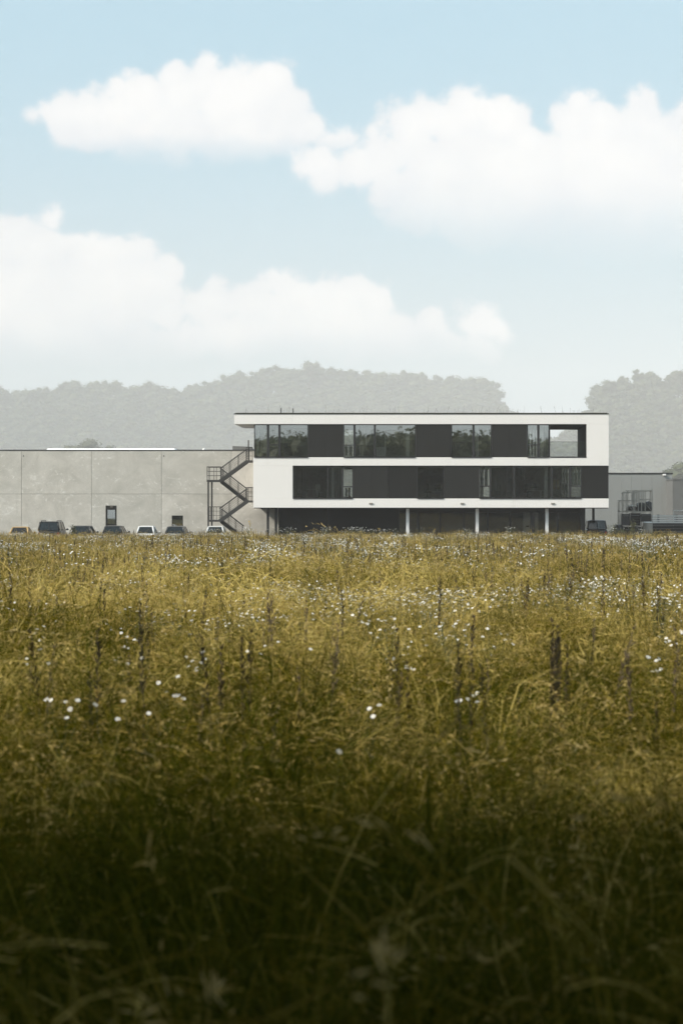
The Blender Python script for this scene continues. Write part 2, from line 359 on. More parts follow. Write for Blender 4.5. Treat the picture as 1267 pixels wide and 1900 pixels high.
# terrace at the top right corner
pbox('terrace_ceiling', bx(1020), bx(1087.5) - .003, D0 + .1, D1, bz(789.5), bz(787) - .003, DARK)
pbox('terrace_lining', bx(1087.5) - .06, bx(1087.5) - .003, D0 + .08, D1, bz(848.6) + .003, bz(789.6), DARK)
pbox('terrace_partition', bx(1018.8), bx(1020.2), D0 + .12, D1, bz(848.6) + .003, bz(787) - .003, FRAME)
pbox('terrace_sill', bx(1020.4), bx(1087.3), D0 - .02, D0 + .14, bz(849.4), bz(847.2), FRAME)
pbox('glass_balustrade', bx(1020.6), bx(1087), D0 + .05, D0 + .07, bz(847), bz(820), CLEAR)
pbox('balustrade_rail', bx(1020.6), bx(1087), D0 + .035, D0 + .085, bz(820), bz(819.4), FRAME)
# rear wall per storey with rear windows left open and glazed
def rear(z0, z1, xa, xb, holes):
    hz0 = z0 + (z1 - z0) * .07; hz1 = z1 - (z1 - z0) * .06
    cur = xa
    for h0, h1 in holes + [(None, None)]:
        e = xb if h0 is None else X(h0, D1)
        pbox('rear_wall', cur, e, D1 - .3, D1, z0, z1, INWALL)
        if h0 is not None:
            pbox('rear_sill_wall', X(h0, D1), X(h1, D1), D1 - .298, D1 - .002, z0, hz0, INWALL)
            pbox('rear_lintel', X(h0, D1), X(h1, D1), D1 - .298, D1 - .002, hz1, z1, INWALL)
            pbox('rear_pane', X(h0, D1), X(h1, D1), D1 - .16, D1 - .14, hz0, hz1, CLEAR)
            cur = X(h1, D1)
rear(bz(848.6) + .003, bz(787) - .003, bx(474), bx(1018), [(476, 498), (637, 657), (976, 1016)])
rear(bz(925) + .003, bz(864) - .003, bx(545), bx(1121), [(637, 655), (888, 909), (1040, 1078)])
for px in (617, 756, 884.7, 1013.5):
    if px != 617: pbox('interior_column', bx(px - 3), bx(px + 3), D0 + 1.0, D0 + 1.26, bz(848.6) + .06, bz(789.6), WPAINT)
    pbox('interior_column', bx(px - 3), bx(px + 3), D0 + 1.0, D0 + 1.26, bz(925) + .06, bz(866.6), WPAINT)
pbox('interior_partition', bx(697), bx(712), D0 + 2.4, D0 + 2.5, bz(848) + .06, bz(828), WPAINT)
pbox('interior_partition', bx(712.3), bx(715), D0 + 2.38, D0 + 2.52, bz(848) + .06, bz(806), WPAINT)
pbox('interior_partition', bx(721), bx(773), D0 + 4, D0 + 4.12, bz(925) + .06, bz(866.6), INDARK)
pbox('interior_partition', bx(520), bx(572), D0 + 5, D0 + 5.12, bz(848) + .06, bz(789.6), INDARK)
pbox('interior_partition', bx(838), bx(912), D0 + 5, D0 + 5.12, bz(848) + .06, bz(789.6), INDARK)
pbox('interior_partition', bx(912), bx(952), D0 + 3.5, D0 + 3.62, bz(925) + .06, bz(866.6), INDARK)

def window(x0, x1, y0, y1, panes, setin=.10, ft=1.5, g=GLASS):
    """a framed strip window: frame ring, panes between mullions (px), transoms"""
    f = MB(); ya, yb = D0 + setin, D0 + setin + .16
    a, b, t_, u_ = bx(x0), bx(x1), bz(y0), bz(y1); k = ft / 23.3
    f.box(a, a + k, ya, yb, u_, t_); f.box(b - k, b, ya, yb, u_, t_)
    f.box(a + k, b - k, ya, yb, t_ - k, t_); f.box(a + k, b - k, ya, yb, u_, u_ + k)
    fo = part(f.build('window', FRAME))
    for i, (p0, p1, tr) in enumerate(panes):
        q0 = bx(p0) if i else a + k; q1 = bx(p1) if i < len(panes) - 1 else b - k
        if i: 
            m0 = bx(panes[i - 1][1])
            part(box('mullion', m0, q0, ya - .02, yb - .01, u_ + k, t_ - k, FRAME), fo)
        part(box('pane', q0 - .01, q1 + .01, ya + .06, ya + .085, u_ + k - .01, t_ - k + .01, g), fo)
        if tr:
            part(box('transom', q0, q1, ya - .015, yb - .012, bz(tr + 1), bz(tr - 1), FRAME), fo)
    part(box('sill', a + .01, b - .01, D0 - .05, ya - .003, u_ - .035, u_ + .02, FRAME), fo)
    return fo
def panel(x0, x1, y0, y1, m=DARK, setin=.07):
    n = max(1, round((x1 - x0) / 34))
    for i in range(n):
        e0 = x0 + (x1 - x0) * i / n; e1 = x0 + (x1 - x0) * (i + 1) / n
        pbox('cladding_panel', bx(e0) + .004, bx(e1) - .004, D0 + setin, D0 + setin + .14, bz(y1), bz(y0), m)
    pbox('cladding_backing', bx(x0) + .01, bx(x1) - .01, D0 + setin + .145, D0 + setin + .3, bz(y1), bz(y0), FRAME)
T0, T1 = 787.15, 848.45
window(471.4, 572, T0, T1, [(475, 495, 0), (499.5, 516.5, 825.5), (520.5, 571, 0)])
panel(572.2, 636.8, T0, T1)
window(637, 771, T0, T1, [(638, 655.5, 826), (659.5, 693.5, 0), (697, 770, 0)])
panel(771.2, 836.8, T0, T1)
window(837, 912, T0, T1, [(838, 876, 0), (880, 911, 0)])
panel(912.2, 977.3, T0, T1)
window(977.5, 1018.6, T0, T1, [(978.5, 996, 825.5), (1000.5, 1018, 0)])
S0, S1 = 864.15, 924.85
window(543.2, 655, S0, S1, [(544, 607, 0), (609.5, 633.5, 0), (637, 654, 903)])
panel(655.2, 720, S0, S1)
panel(720.2, 773, S0, S1, DARK2, .09)
window(773.2, 823.5, S0, S1, [(775, 822, 0)])
panel(823.7, 888.8, S0, S1)
window(889, 1078.4, S0, S1, [(890, 907.5, 902), (911, 951.5, 0), (955, 1021.5, 0), (1025, 1054.5, 0), (1059.5, 1077.5, 902)])
panel(1078.6, XR - .1, S0, S1, DARK2)
# blinds and curtains, each strip a part
def strips(xs0, xs1, y0, y1, n, m=FABRIC, dep=.32):
    for i in range(n):
        a = xs0 + (xs1 - xs0) * i / n; b = xs0 + (xs1 - xs0) * (i + .78) / n
        s_ = MB(); k = 6
        vs = []
        for j in range(k + 1):
            xx = bx(a + (b - a) * j / k); yy = D0 + dep + .03 * math.sin(j * 2.1 + i)
            vs += [(xx, yy, bz(y1)), (xx, yy, bz(y0)), (xx, yy + .012, bz(y1)), (xx, yy + .012, bz(y0))]
        fs = []
        for j in range(k):
            o = j * 4; fs += [(o, o + 4, o + 5, o + 1), (o + 2, o + 3, o + 7, o + 6), (o + 1, o + 5, o + 7, o + 3), (o, o + 2, o + 6, o + 4)]
        s_.add(vs, fs); part(s_.build('blind_slat', m))
GREYF = mat('grey_fabric', (0.30, 0.30, 0.28), 0.9, 0.05)
strips(475.5, 482, 790, 846, 1); strips(483, 495, 790, 846, 3, GREYF); strips(500, 516, 790, 846, 4, GREYF)
strips(639, 655, 828, 846, 2); strips(659.5, 676, 827, 846, 3); strips(660, 692, 790, 826, 4, GREYF, .7)
strips(979, 996, 789, 846, 3); strips(1001, 1018, 790, 846, 4)
strips(640, 651, 905, 922, 2); strips(611, 616, 868, 922, 1, GREYF); strips(619, 633, 868, 922, 3, GREYF, .9)
strips(891, 906, 866, 902, 2); strips(891, 898, 903, 922, 1); strips(913, 950, 867, 922, 7, INDARK, .9)
strips(1026, 1039, 890, 908, 2, TAN); strips(1040, 1054, 868, 922, 3, GREYF); strips(1060, 1077, 866, 900, 3)
strips(966, 975, 868, 890, 2, GREYF, 1.4)
# ground floor, set back
DG = D0 + 2.0
def gx(px): return X(px, DG)
gtop = bz(943.4) - .004
pbox('ground_wall', gx(517), gx(608), DG, DG + .2, 0, gtop, DARK, bevel=.01)
pbox('ground_wall', gx(608.3), gx(740), DG + .02, DG + .2, 0, gtop, DARK2, bevel=.01)
for a, b in ((495, 499.5), (510, 514.5)): pbox('steel_post', X(a, DG - .6), X(b, DG - .6), DG - .7, DG - .5, 0, gtop, FRAME)
gm = [740, 775.5, 816.2, 860.2, 904.5, 946, 987.5, 1033.5, 1077]
gw = [2, 4.5, 2.5, 2.5, 4, 3, 7, 3, 2]
for i in range(8):
    wo_ = MB(); a, b = gx(gm[i] + gw[i] / 2), gx(gm[i + 1] - gw[i + 1] / 2)
    wo_.box(a - .04, b + .04, DG + .02, DG + .14, gtop - .32, gtop - .002)
    f_ = part(wo_.build('ground_window', FRAME)); part(box('foot_rail', a - .04, b + .04, DG + .02, DG + .14, .02, .12, FRAME), f_)
    part(box('pane', a - .05, b + .05, DG + .07, DG + .09, .11, gtop - .31, GLASS_G), f_)
for q, ww in zip(gm, gw): pbox('ground_mullion', gx(q - ww / 2), gx(q + ww / 2), DG - .03, DG + .16, 0, gtop - .003, FRAME)
pbox('ground_end_wall', gx(1078.2), gx(1085), DG - .1, D1 - 1, 0, gtop, FRAME)
pbox('rear_wall', gx(517), gx(1078), D1 - 4.4, D1 - 4.2, 0, gtop, mat('grey_back_wall', (0.30, 0.31, 0.32), 0.9))
pbox('ground_floor_finish', gx(517), gx(1077), DG + .25, D1 - 1.45, .01, .06, CARPET)
pbox('interior_partition', X(970, DG + 2), X(983, DG + 2), DG + 2, DG + 2.1, .4, 2.75, WPAINT)
pbox('interior_partition', X(992, DG + 2), X(998, DG + 2), DG + 2, DG + 2.1, .4, 2.75, WPAINT)
pbox('wall_notice', X(975, DG + 2), X(981, DG + 2), DG + 1.97, DG + 1.995, 1.32, 1.42, BLACKP)
for px in (756, 884.7, 1014): pbox('white_column', X(px - 2.9, D0 + .9), X(px + 2.9, D0 + .9), D0 + .8, D0 + 1.05, 0, gtop, WPAINT, bevel=.01)
pbox('steel_post', X(1098, D1 - 2), X(1102.5, D1 - 2), D1 - 2, D1 - 1.8, 0, gtop, FRAME)
for px in (688, 857, 1025):
    lf = pbox('wall_light', bx(px - 3.4), bx(px + 3.4), D0 - .07, D0 - .003, bz(935.2), bz(932.8), GALV, bevel=.01)
    part(box('lens', bx(px - 3), bx(px + 3), D0 - .06, D0 - .02, bz(935.5), bz(935.21), BLACKP), lf)
for px, h in ((521, .46), (543, .42)):
    MBp = MB().bar((bx(px), D0 + .6, bz(767)), (bx(px), D0 + .6, bz(767) + h), .032, 8); part(MBp.build('roof_post', FRAME))
# green roof
pbox('roof_substrate', bx(437), bx(1126), D0 + .15, D1 - .15, bz(767.2), bz(767.2) + .06, SOIL)

# furniture seen through the glass
def desk(px, top_py, w_px, d, label, m=WPAINT, zf=None, pedestal=True):
    z0 = bz(925) + .05; zt = Z(top_py, d)
    t = thing('desk', label, 'desk', loc=(X(px, d), d, z0)); h = zt - z0; hw = w_px / 2 / 22.9
    box('desk_top', -hw, hw, -.35, .35, h - .035, h, m, t, bevel=.008)
    for s in (-.75, .75):
        MB().box(hw * s - .04, hw * s + .04, -.03, .03, .03, h - .036).box(hw * s - .05, hw * s + .05, -.3, .3, 0, .03).build('leg', WPAINT, t)
    return t
def monitor(px, py, wpx, hpx, d, label, stand_to):
    t = thing('monitor', label, 'monitor', loc=(X(px, d), d, Z(stand_to, d)))
    h0 = Z(py + hpx / 2, d) - Z(stand_to, d); h1 = Z(py - hpx / 2, d) - Z(stand_to, d); hw = wpx / 2 / 22.9
    box('screen', -hw, hw, -.03, .02, h0, h1, BLACKP, t, bevel=.01)
    MB().box(-.03, .03, .0, .04, .012, (h0 + h1) / 2).build('stand', WPAINT, t)
    box('foot', -.14, .14, -.1, .12, 0, .012, WPAINT, t)
def chair(px, d, label, rot=0.0, m=BLACKP):
    z0 = bz(925) + .05
    t = thing('office_chair', label, 'chair', loc=(X(px, d), d, z0)); t.rotation_euler.z = rot
    MB().box(-.24, .24, -.24, .24, .44, .52).build('seat', m, t, bevel=.03)
    MB().box(-.22, .22, .20, .26, .60, 1.1).build('backrest', m, t, bevel=.03)
    MB().box(-.03, .03, .23, .27, .48, .62).build('back_bracket', m, t)
    MB().bar((0, 0, .08), (0, 0, .44), .03, 8).build('gas_column', FRAME, t)
    for i in range(5):
        a = i * 2 * math.pi / 5
        MB().bar((0, 0, .08), (.28 * math.cos(a), .28 * math.sin(a), .05), .02, 6).ico((.28 * math.cos(a), .28 * math.sin(a), .03), .03).build('base_leg', FRAME, t)
desk(579, 907.5, 26, D0 + 2.6, 'white-legged desk behind the wide first-floor pane next to the blank white corner wall')
chair(592, D0 + 1.9, 'pale office chair beside the desk near the white corner wall', .5, FABRIC)
monitor(811, 903, 11, 8, D0 + 2.5, 'dark monitor behind the single first-floor pane between the black panels', 912)
desk(806, 912, 30, D0 + 2.5, 'desk behind the single first-floor pane between the black panels')
chair(793, D0 + 1.7, 'dark office chair behind the single first-floor pane between the black panels', 2.6)
chair(924, D0 + 1.6, 'dark office chair behind the first-floor pane with tall drawn blinds', 3.0)
desk(990, 910, 34, D0 + 2.4, 'desk behind the broad first-floor pane beside the white interior column')
monitor(989, 901, 11, 8, D0 + 2.4, 'black monitor on the desk beside the white interior column', 910)
chair(978, D0 + 1.6, 'dark office chair at the desk beside the white interior column', 2.2)
chair(1047, D0 + 1.9, 'dark office chair near the tan board at the first-floor end window', 2.8)

# ------------------------------------------------------------------ concrete hall
DH = 200.0
def hx(px): return X(px, DH)
def hz(py): return Z(py, DH)
hall = thing('concrete_hall', 'long low hall of grey precast concrete panels behind the parked cars', 'hall', loc=(hx(40), DH, 0))
def hp(o): return part(o, hall)
edges = [-90, 40.5, 170.2, 300, 429.5, 560]; zj = hz(916.5); ztop = hz(836)
hp(box('backing_wall', hx(-90), hx(560), DH + .10, DH + .3, 0, ztop - .02, JOINT))
openings = {(2, 0): (196.5, 217, 938), (3, 0): (319, 340, 956.5)}
g = .012
for i in range(5):
    for r_, (z0, z1) in enumerate(((0, zj), (zj, ztop))):
        a, b = hx(edges[i]) + g, hx(edges[i + 1]) - g; z0_, z1_ = z0 + (g if r_ else 0), z1 - (0 if r_ else g)
        op = openings.get((i, r_)); mb = MB()
        if not op: mb.box(a, b, DH, DH + .097, z0_, z1_)
        else:
            o0, o1, ot = hx(op[0]), hx(op[1]), hz(op[2])
            ob = 0.0 if op[0] < 300 else hz(979.5)
            mb.add([(x, y, z) for y in (DH, DH + .097) for x, z in ((a, z0_), (b, z0_), (b, z1_), (a, z1_), (o0, max(ob, z0_)), (o1, max(ob, z0_)), (o1, ot), (o0, ot))],
                   [(0, 1, 5, 4), (1, 2, 6, 5), (2, 3, 7, 6), (3, 0, 4, 7), (8, 12, 13, 9), (9, 13, 14, 10), (10, 14, 15, 11), (11, 15, 12, 8),
                    (4, 5, 13, 12), (5, 6, 14, 13), (6, 7, 15, 14), (7, 4, 12, 15), (0, 8, 9, 1), (1, 9, 10, 2), (2, 10, 11, 3), (3, 11, 8, 0)])
        hp(mb.build('concrete_panel', CONC))
hp(box('coping', hx(-91), hx(561), DH - .03, DH + .36, ztop, ztop + .07, COPING))
hp(box('flat_roof', hx(-90), hx(560), DH + .3, DH + 45, ztop - .3, ztop - .02, mat('roof_membrane', (0.2, 0.2, 0.2), 0.9)))
dr = hp(box('door', hx(196.5) + .03, hx(217) - .03, DH + .03, DH + .09, .02, hz(938) - .03, DARK))
part(box('door_frame', hx(196.5) + .001, hx(196.5) + .028, DH - .004, DH + .09, .02, hz(938) - .002, FRAME), dr)
part(box('door_frame', hx(217) - .028, hx(217) - .001, DH - .004, DH + .09, .02, hz(938) - .002, FRAME), dr)
part(box('door_light', hx(205), hx(210), DH - .03, DH + .028, hz(941), hz(940), GALV), dr)
part(box('door_glass', hx(200), hx(214), DH + .02, DH + .028, hz(972), hz(946), GLASS), dr)
part(box('handle', hx(213.8), hx(215), DH - .03, DH + .028, 1.0, 1.06, GALV), dr)
wd = hp(box('window', hx(319) + .01, hx(340) - .01, DH + .05, DH + .09, hz(979.5) + .01, hz(956.5) - .01, FRAME))
part(box('pane', hx(319) + .06, hx(340) - .06, DH + .042, DH + .049, hz(979.5) + .06, hz(956.5) - .06, GLASS), wd)
for px in (44.5, 304.5):
    hp(MB().bar((hx(px), DH - .02, hz(846)), (hx(px), DH + .05, hz(846)), .05, 10).build('overflow_pipe', BLACKP))
rl = MB(); a, b = X(80, DH + 8), X(330, DH + 8); z0 = ztop - .02; z1 = Z(831.8, DH + 8)
rl.add([(a, DH + 8, z0), (b, DH + 8, z0), (b, DH + 11, z0), (a, DH + 11, z0), (a + .35, DH + 8.5, z1), (b - .35, DH + 8.5, z1), (b - .35, DH + 10.5, z1), (a + .35, DH + 10.5, z1)],
       [(0, 1, 5, 4), (1, 2, 6, 5), (2, 3, 7, 6), (3, 0, 4, 7), (4, 5, 6, 7)])
hp(rl.build('roof_light', mat('opal_dome', (0.85, 0.85, 0.84), 0.4)))
vb = hp(MB().box(hx(367), hx(380), DH + 2, DH + 2.5, ztop - .02, hz(833.7)).build('roof_vent', GALV))
part(MB().ico((hx(374), DH + 2.25, hz(833.2)), (.14, .14, .12), 2).build('vent_dome', WPAINT, smooth=True), vb)
rb = MB(); a, b, c_ = hx(430), hx(470), hx(462)
rb.add([(a, DH + 1, ztop - .02), (b, DH + 1, ztop - .02), (b, DH + 4, ztop - .02), (a, DH + 4, ztop - .02), (a, DH + 1, hz(827)), (c_, DH + 1, hz(828.2)), (c_, DH + 4, hz(828.2)), (a, DH + 4, hz(827))],
       [(0, 1, 5, 4), (1, 2, 6, 5), (2, 3, 7, 6), (3, 0, 4, 7), (4, 5, 6, 7)])
hp(rb.build('plant_housing', mat('grey_sheet', (0.16, 0.16, 0.15), 0.7)))

# ------------------------------------------------------------------ fire escape stair
DA, DB = 195.2, 196.5                          # two lanes, one behind the other
st = thing('fire_escape_stair', 'dark steel zigzag fire escape stair between concrete hall and white building', 'stair', loc=(X(414, DA), DA, 0))
def sp_(o): return part(o, st)
LW = .52                                       # half width of a lane
def flight(d, a, b):
    """a, b: (px, py) of the lower and the upper end of the stringer's centre line"""
    ax_, az_, bx_, bz_ = X(a[0], d), max(.1, Z(a[1], d)), X(b[0], d), Z(b[1], d)
    for s in (-1, 1):
        sp_(MB().beam((ax_, d + s * LW, az_), (bx_, d + s * LW, bz_), .06, .27).build('stringer', STEEL))
        y = d + s * (LW - .02)
        sp_(MB().bar((ax_, y, az_ + 1.02), (bx_, y, bz_ + 1.02), .028, 8).build('handrail', STEEL))
        for k in (.28, .46, .64, .82):
            sp_(MB().bar((ax_, y, az_ + k), (bx_, y, bz_ + k), .011, 5).build('rail_bar', STEEL))
        for t_ in (.03, .35, .67, .97):
            xx = ax_ + (bx_ - ax_) * t_; zz = az_ + (bz_ - az_) * t_
            sp_(MB().box(xx - .018, xx + .018, y - .018, y + .018, zz + .05, zz + 1.02).build('baluster', STEEL))
    n = max(6, int(abs(bz_ - az_) / .185))
    for i in range(n):
        t_ = (i + .5) / n; xx = ax_ + (bx_ - ax_) * t_; zz = az_ + (bz_ - az_) * t_
        sp_(box('tread', xx - .14, xx + .14, d - LW + .035, d + LW - .035, zz + .02, zz + .05, STEEL))
def landing(p0, p1, py, d0, d1, rails, posts=()):
    z = Z(py, DA); a, b = X(p0, DA), X(p1, DA)
    sp_(box('landing', a, b, d0, d1, z - .16, z, STEEL))
    for side in rails:
        if side == 'front': q0, q1 = (a, d0 + .03), (b, d0 + .03)
        elif side == 'back': q0, q1 = (a, d1 - .03), (b, d1 - .03)
        else: q0, q1 = (a + .03, d0), (a + .03, d1)
        sp_(MB().bar((*q0, z + 1.05), (*q1, z + 1.05), .028, 8).build('handrail', STEEL))
        for k in (.35, .7): sp_(MB().bar((*q0, z + k), (*q1, z + k), .014, 5).build('rail_bar', STEEL))
        for t_ in (.02, .5, .98):
            xx, yy = q0[0] + (q1[0] - q0[0]) * t_, q0[1] + (q1[1] - q0[1]) * t_
            sp_(MB().box(xx - .02, xx + .02, yy - .02, yy + .02, z, z + 1.05).build('baluster', STEEL))
l0, l1 = DA - LW - .05, DB + LW + .05
landing(385, 412, 890.5, l0, l1, ('front', 'back', 'left'))
landing(386.5, 410, 964.5, l0, l1, ('front', 'back', 'left'))
landing(458, 469.6, 854.3, l0, l1, ('front',))
landing(457, 469.6, 928.7, l0, l1, ('front', 'back'))
flight(DA, (409, 893), (459, 856.5))
flight(DB, (459, 931), (411, 893.5))
flight(DA, (408, 967), (458.5, 930.5))
flight(DB, (452, 999), (411, 967.5))
sp_(MB().bar((X(462, DA), l0 + .03, Z(856, DA)), (X(462, DA), l0 + .03, Z(817, DA)), .05, 8).build('newel_post', STEEL))
for px, d in ((386.8, DA - .4), (393.4, DB + .4)):
    sp_(box('support_post', X(px - 1.5, d), X(px + 1.5, d), d - .07, d + .07, 0, Z(893, DA), STEEL))

# ------------------------------------------------------------------ cars
def paint(name, col, rough=0.28):
    m = mat(name, col, rough, 0.04, 2); b = m.node_tree.nodes['Principled BSDF']; b.inputs['Coat Weight'].default_value = 0.15; b.inputs['Coat Roughness'].default_value = .1
    return m
RED = mat('tail_lamp', (0.25, 0.015, 0.012), 0.25); PLATE = mat('number_plate', (0.65, 0.64, 0.6), 0.5); CHROME = mat('wheel_alloy', (0.5, 0.5, 0.5), 0.35, metal=0.8)
SEATM = mat('car_seat', (0.05, 0.05, 0.05), 0.9)
def car(px, d, wid, hgt, lng, col, label, style='hatch', name='parked_car', cat='car', rails=False, paper=False, rot=0.0, front=False):
    pm = paint('car_paint', col)
    t = thing(name, label, cat, 'cars parked along the concrete hall', (X(px, d), d, .006)); t.rotation_euler.z = R(rot) + (math.pi if front else 0)
    hw = wid / 2; belt = hgt * .60
    # stations along the length, rear (y=0) to front: (y, bottom, waist z, half width)
    L = lng
    sts = [(0.0, .42, belt * .80, hw * .86), (.10, .30, belt * .97, hw * .95), (.45, .22, belt, hw), (L * .45, .2, belt, hw), (L * .68, .2, belt * .99, hw), (L * .74, .2, belt * .97, hw * .99), (L * .93, .24, belt * .80, hw * .93), (L, .36, belt * .62, hw * .78)]
    b = MB(); ring = []
    for y, zb, zt, w_ in sts:
        ring.append([(-w_ * .93, y, zb), (w_ * .93, y, zb), (w_, y, zb + (zt - zb) * .35), (w_ * .985, y, zt - .07), (w_ * .90, y, zt), (-w_ * .90, y, zt), (-w_ * .985, y, zt - .07), (-w_, y, zb + (zt - zb) * .35)])
    fs = []
    for i in range(len(sts) - 1):
        for k in range(8): fs.append((i * 8 + k, i * 8 + (k + 1) % 8, (i + 1) * 8 + (k + 1) % 8, (i + 1) * 8 + k))
    fs += [tuple(range(8))[::-1], tuple(range((len(sts) - 1) * 8, len(sts) * 8))]
    b.add([p for r_ in ring for p in r_], [f[::-1] for f in fs]); bo = b.build('body', pm, t, bevel=.03)
    # greenhouse: four corner posts, roof and glazing as real pieces
    y0b, y0t, y1t, y1b = {'hatch': (.06, .42, L * .50, L * .72), 'estate': (.06, .20, L * .52, L * .74), 'van': (.02, .14, L * .60, L * .78), 'saloon': (.75, 1.25, L * .50, L * .72)}[style]
    wb, wt = hw * .90, hw * .70 if style != 'van' else hw * .78
    zr = hgt; zc = belt - .02
    roof = MB(); rr = []
    for y, dz in ((y0t - .05, -.035), (y0t + .15, -.008), ((y0t + y1t) / 2, 0), (y1t - .15, -.012), (y1t + .05, -.045)):
        rr.append([(-wt, y, zr + dz - .07), (wt, y, zr + dz - .07), (wt * .97, y, zr + dz - .025), (wt * .8, y, zr + dz), (-wt * .8, y, zr + dz), (-wt * .97, y, zr + dz - .025)])
    fs = []
    for i in range(4):
        for k in range(6): fs.append((i * 6 + (k + 1) % 6, i * 6 + k, (i + 1) * 6 + k, (i + 1) * 6 + (k + 1) % 6))
    fs += [tuple(range(6)), tuple(range(24, 30))[::-1]]
    roof.add([p for r_ in rr for p in r_], fs); ro = roof.build('roof', pm, t, smooth=False, bevel=.02)
    zrb = zr - .06
    def quad(name, a, b_, c, d_, m, th, parent=t):
        a, b_, c, d_ = map(Vector, (a, b_, c, d_)); n = (b_ - a).cross(d_ - a).normalized() * th
        MB().add([a, b_, c, d_, a - n, b_ - n, c - n, d_ - n], [(0, 1, 2, 3), (7, 6, 5, 4), (0, 4, 5, 1), (1, 5, 6, 2), (2, 6, 7, 3), (3, 7, 4, 0)]).build(name, m, parent)
    def post(x0, ya, x1, yb, w_=.05, name='pillar'):
        MB().bar((x0, ya, zc), (x1, yb, zrb), w_, 8, w_ * .8).build(name, pm, t, smooth=True)
    for s in (-1, 1):
        post(s * (wb - .03), y0b + .06, s * (wt - .03), y0t + .02, .075); post(s * (wb - .03), y1b - .03, s * (wt - .03), y1t, .045)
        ym0, ym1 = (y0b + y1b) / 2 + .1, (y0t + y1t) / 2 + .05
        post(s * (wb - .03), ym0, s * (wt - .03), ym1, .04)
        for (pa, pb, qa, qb) in ((y0b + .14, ym0 - .04, y0t + .1, ym1 - .04), (ym0 + .04, y1b - .1, ym1 + .04, y1t - .06)):
            if s > 0: quad('side_window', (s * (wb - .02), pa, zc), (s * (wb - .02), pb, zc), (s * (wt - .02), qb, zrb), (s * (wt - .02), qa, zrb), CARGLASS, .006)
            else: quad('side_window', (s * (wb - .02), pb, zc), (s * (wb - .02), pa, zc), (s * (wt - .02), qa, zrb), (s * (wt - .02), qb, zrb), CARGLASS, .006)
        m_ = MB().ico((s * (hw + .09), y1b - .32, belt + .06), (.11, .05, .08), 2).bar((s * (hw - .08), y1b - .3, belt - .02), (s * (hw + .05), y1b - .32, belt + .04), .022).build('mirror', pm if not rails else BLACKP, t, smooth=True)
        MB().box(s * hw * .70, s * hw * .90, -.015, .05, belt * .62, belt * .84).build('tail_light', RED, t, bevel=.015)
        MB().box(s * hw * .55, s * hw * .85, L - .09, L + .01, belt * .48, belt * .6).build('headlight', CARGLASS, t, bevel=.02)
        if rails: MB().bar((s * wt * .86, y0t + .1, zr + .05), (s * wt * .86, y1t - .1, zr + .05), .025, 8).box(s * wt * .86 - .02, s * wt * .86 + .02, y0t + .15, y0t + .22, zr - .02, zr + .05).box(s * wt * .86 - .02, s * wt * .86 + .02, y1t - .22, y1t - .15, zr - .02, zr + .05).build('roof_rail', BLACKP, t)
        for yw in (.72, L - .82):
            wr = hgt * .22
            wh = MB().bar((s * (hw - .21), yw, wr), (s * (hw + .005), yw, wr), wr, 20).build('wheel', RUBBER, t, bevel=.02)
            MB().bar((s * (hw + .006), yw, wr), (s * (hw + .02), yw, wr), wr * .62, 16).build('rim', CHROME, wh)
    quad('rear_window', (-wb + .10, y0b + .02, zc + .02), (wb - .10, y0b + .02, zc + .02), (wt - .09, y0t - .04, zrb - .01), (-wt + .09, y0t - .04, zrb - .01), CARGLASS, .006)
    quad('windscreen', (wb - .07, y1b, zc), (-wb + .07, y1b, zc), (-wt + .06, y1t + .04, zrb), (wt - .06, y1t + .04, zrb), CARGLASS, .006)
    for sx in (-.38, .38):
        MB().box(sx - .22, sx + .22, L * .40, L * .44, .5, belt + .10).box(sx - .1, sx + .1, L * .40, L * .43, belt + .12, belt + .3).build('front_seat', SEATM, t, bevel=.03)
    MB().box(-hw * .7, hw * .7, .95, 1.05, .5, belt + .12).build('rear_seat', SEATM, t, bevel=.03)
    MB().box(-.26, .26, -.02, .03, belt * .48, belt * .48 + .11).build('number_plate', PLATE, t)
    MB().box(-hw * .9, hw * .9, -.06, .1, .3, belt * .42).build('bumper', pm, t, bevel=.04)
    if style == 'van':
        quad('door_post', (-.04, y0b - .005, zc), (.04, y0b - .005, zc), (.035, y0t - .06, zrb), (-.035, y0t - .06, zrb), pm, .02)
    if paper:
        quad('paper_sheet', (-.28, y0b + .05, zc + .1), (-.04, y0b + .05, zc + .1), (-.06, y0b + .09, zc + .33), (-.27, y0b + .09, zc + .33), WPAINT, .004)
        quad('paper_sheet', (.12, y0b + .05, zc + .16), (.36, y0b + .05, zc + .2), (.34, y0b + .09, zc + .42), (.12, y0b + .09, zc + .38), WPAINT, .004)
    return t
DC = 190.6
car(33, DC + 2.2, 1.72, 1.36, 4.3, (0.42, 0.27, 0.10), 'tan car almost hidden by grass at the far end of the parked row', 'saloon')
car(91, DC, 1.86, 1.80, 4.4, (0.012, 0.012, 0.012), 'black van with roof rails and sheets of paper in its rear windows', 'van', rails=True, paper=True)
car(151, DC, 1.70, 1.46, 4.2, (0.035, 0.036, 0.038), 'dark grey hatchback parked beside the black van', 'hatch')
car(209, DC, 1.72, 1.46, 4.4, (0.022, 0.023, 0.025), 'black estate car parked right below the hall door', 'estate')
car(270, DC, 1.58, 1.44, 3.7, (0.75, 0.75, 0.74), 'small white hatchback parked between two dark estate cars', 'hatch')
car(325, DC, 1.74, 1.42, 4.5, (0.05, 0.052, 0.055), 'dark grey estate car parked below the small hall window', 'estate')
car(399, DC + 1.5, 1.62, 1.42, 3.9, (0.60, 0.60, 0.58), 'silver hatchback parked below the steel stair', 'hatch')
car(1107, 199.5, 1.78, 1.86, 4.4, (0.014, 0.014, 0.014), 'dark van parked beneath the right end of the office building', 'van', name='parked_van', cat='van', rot=0)

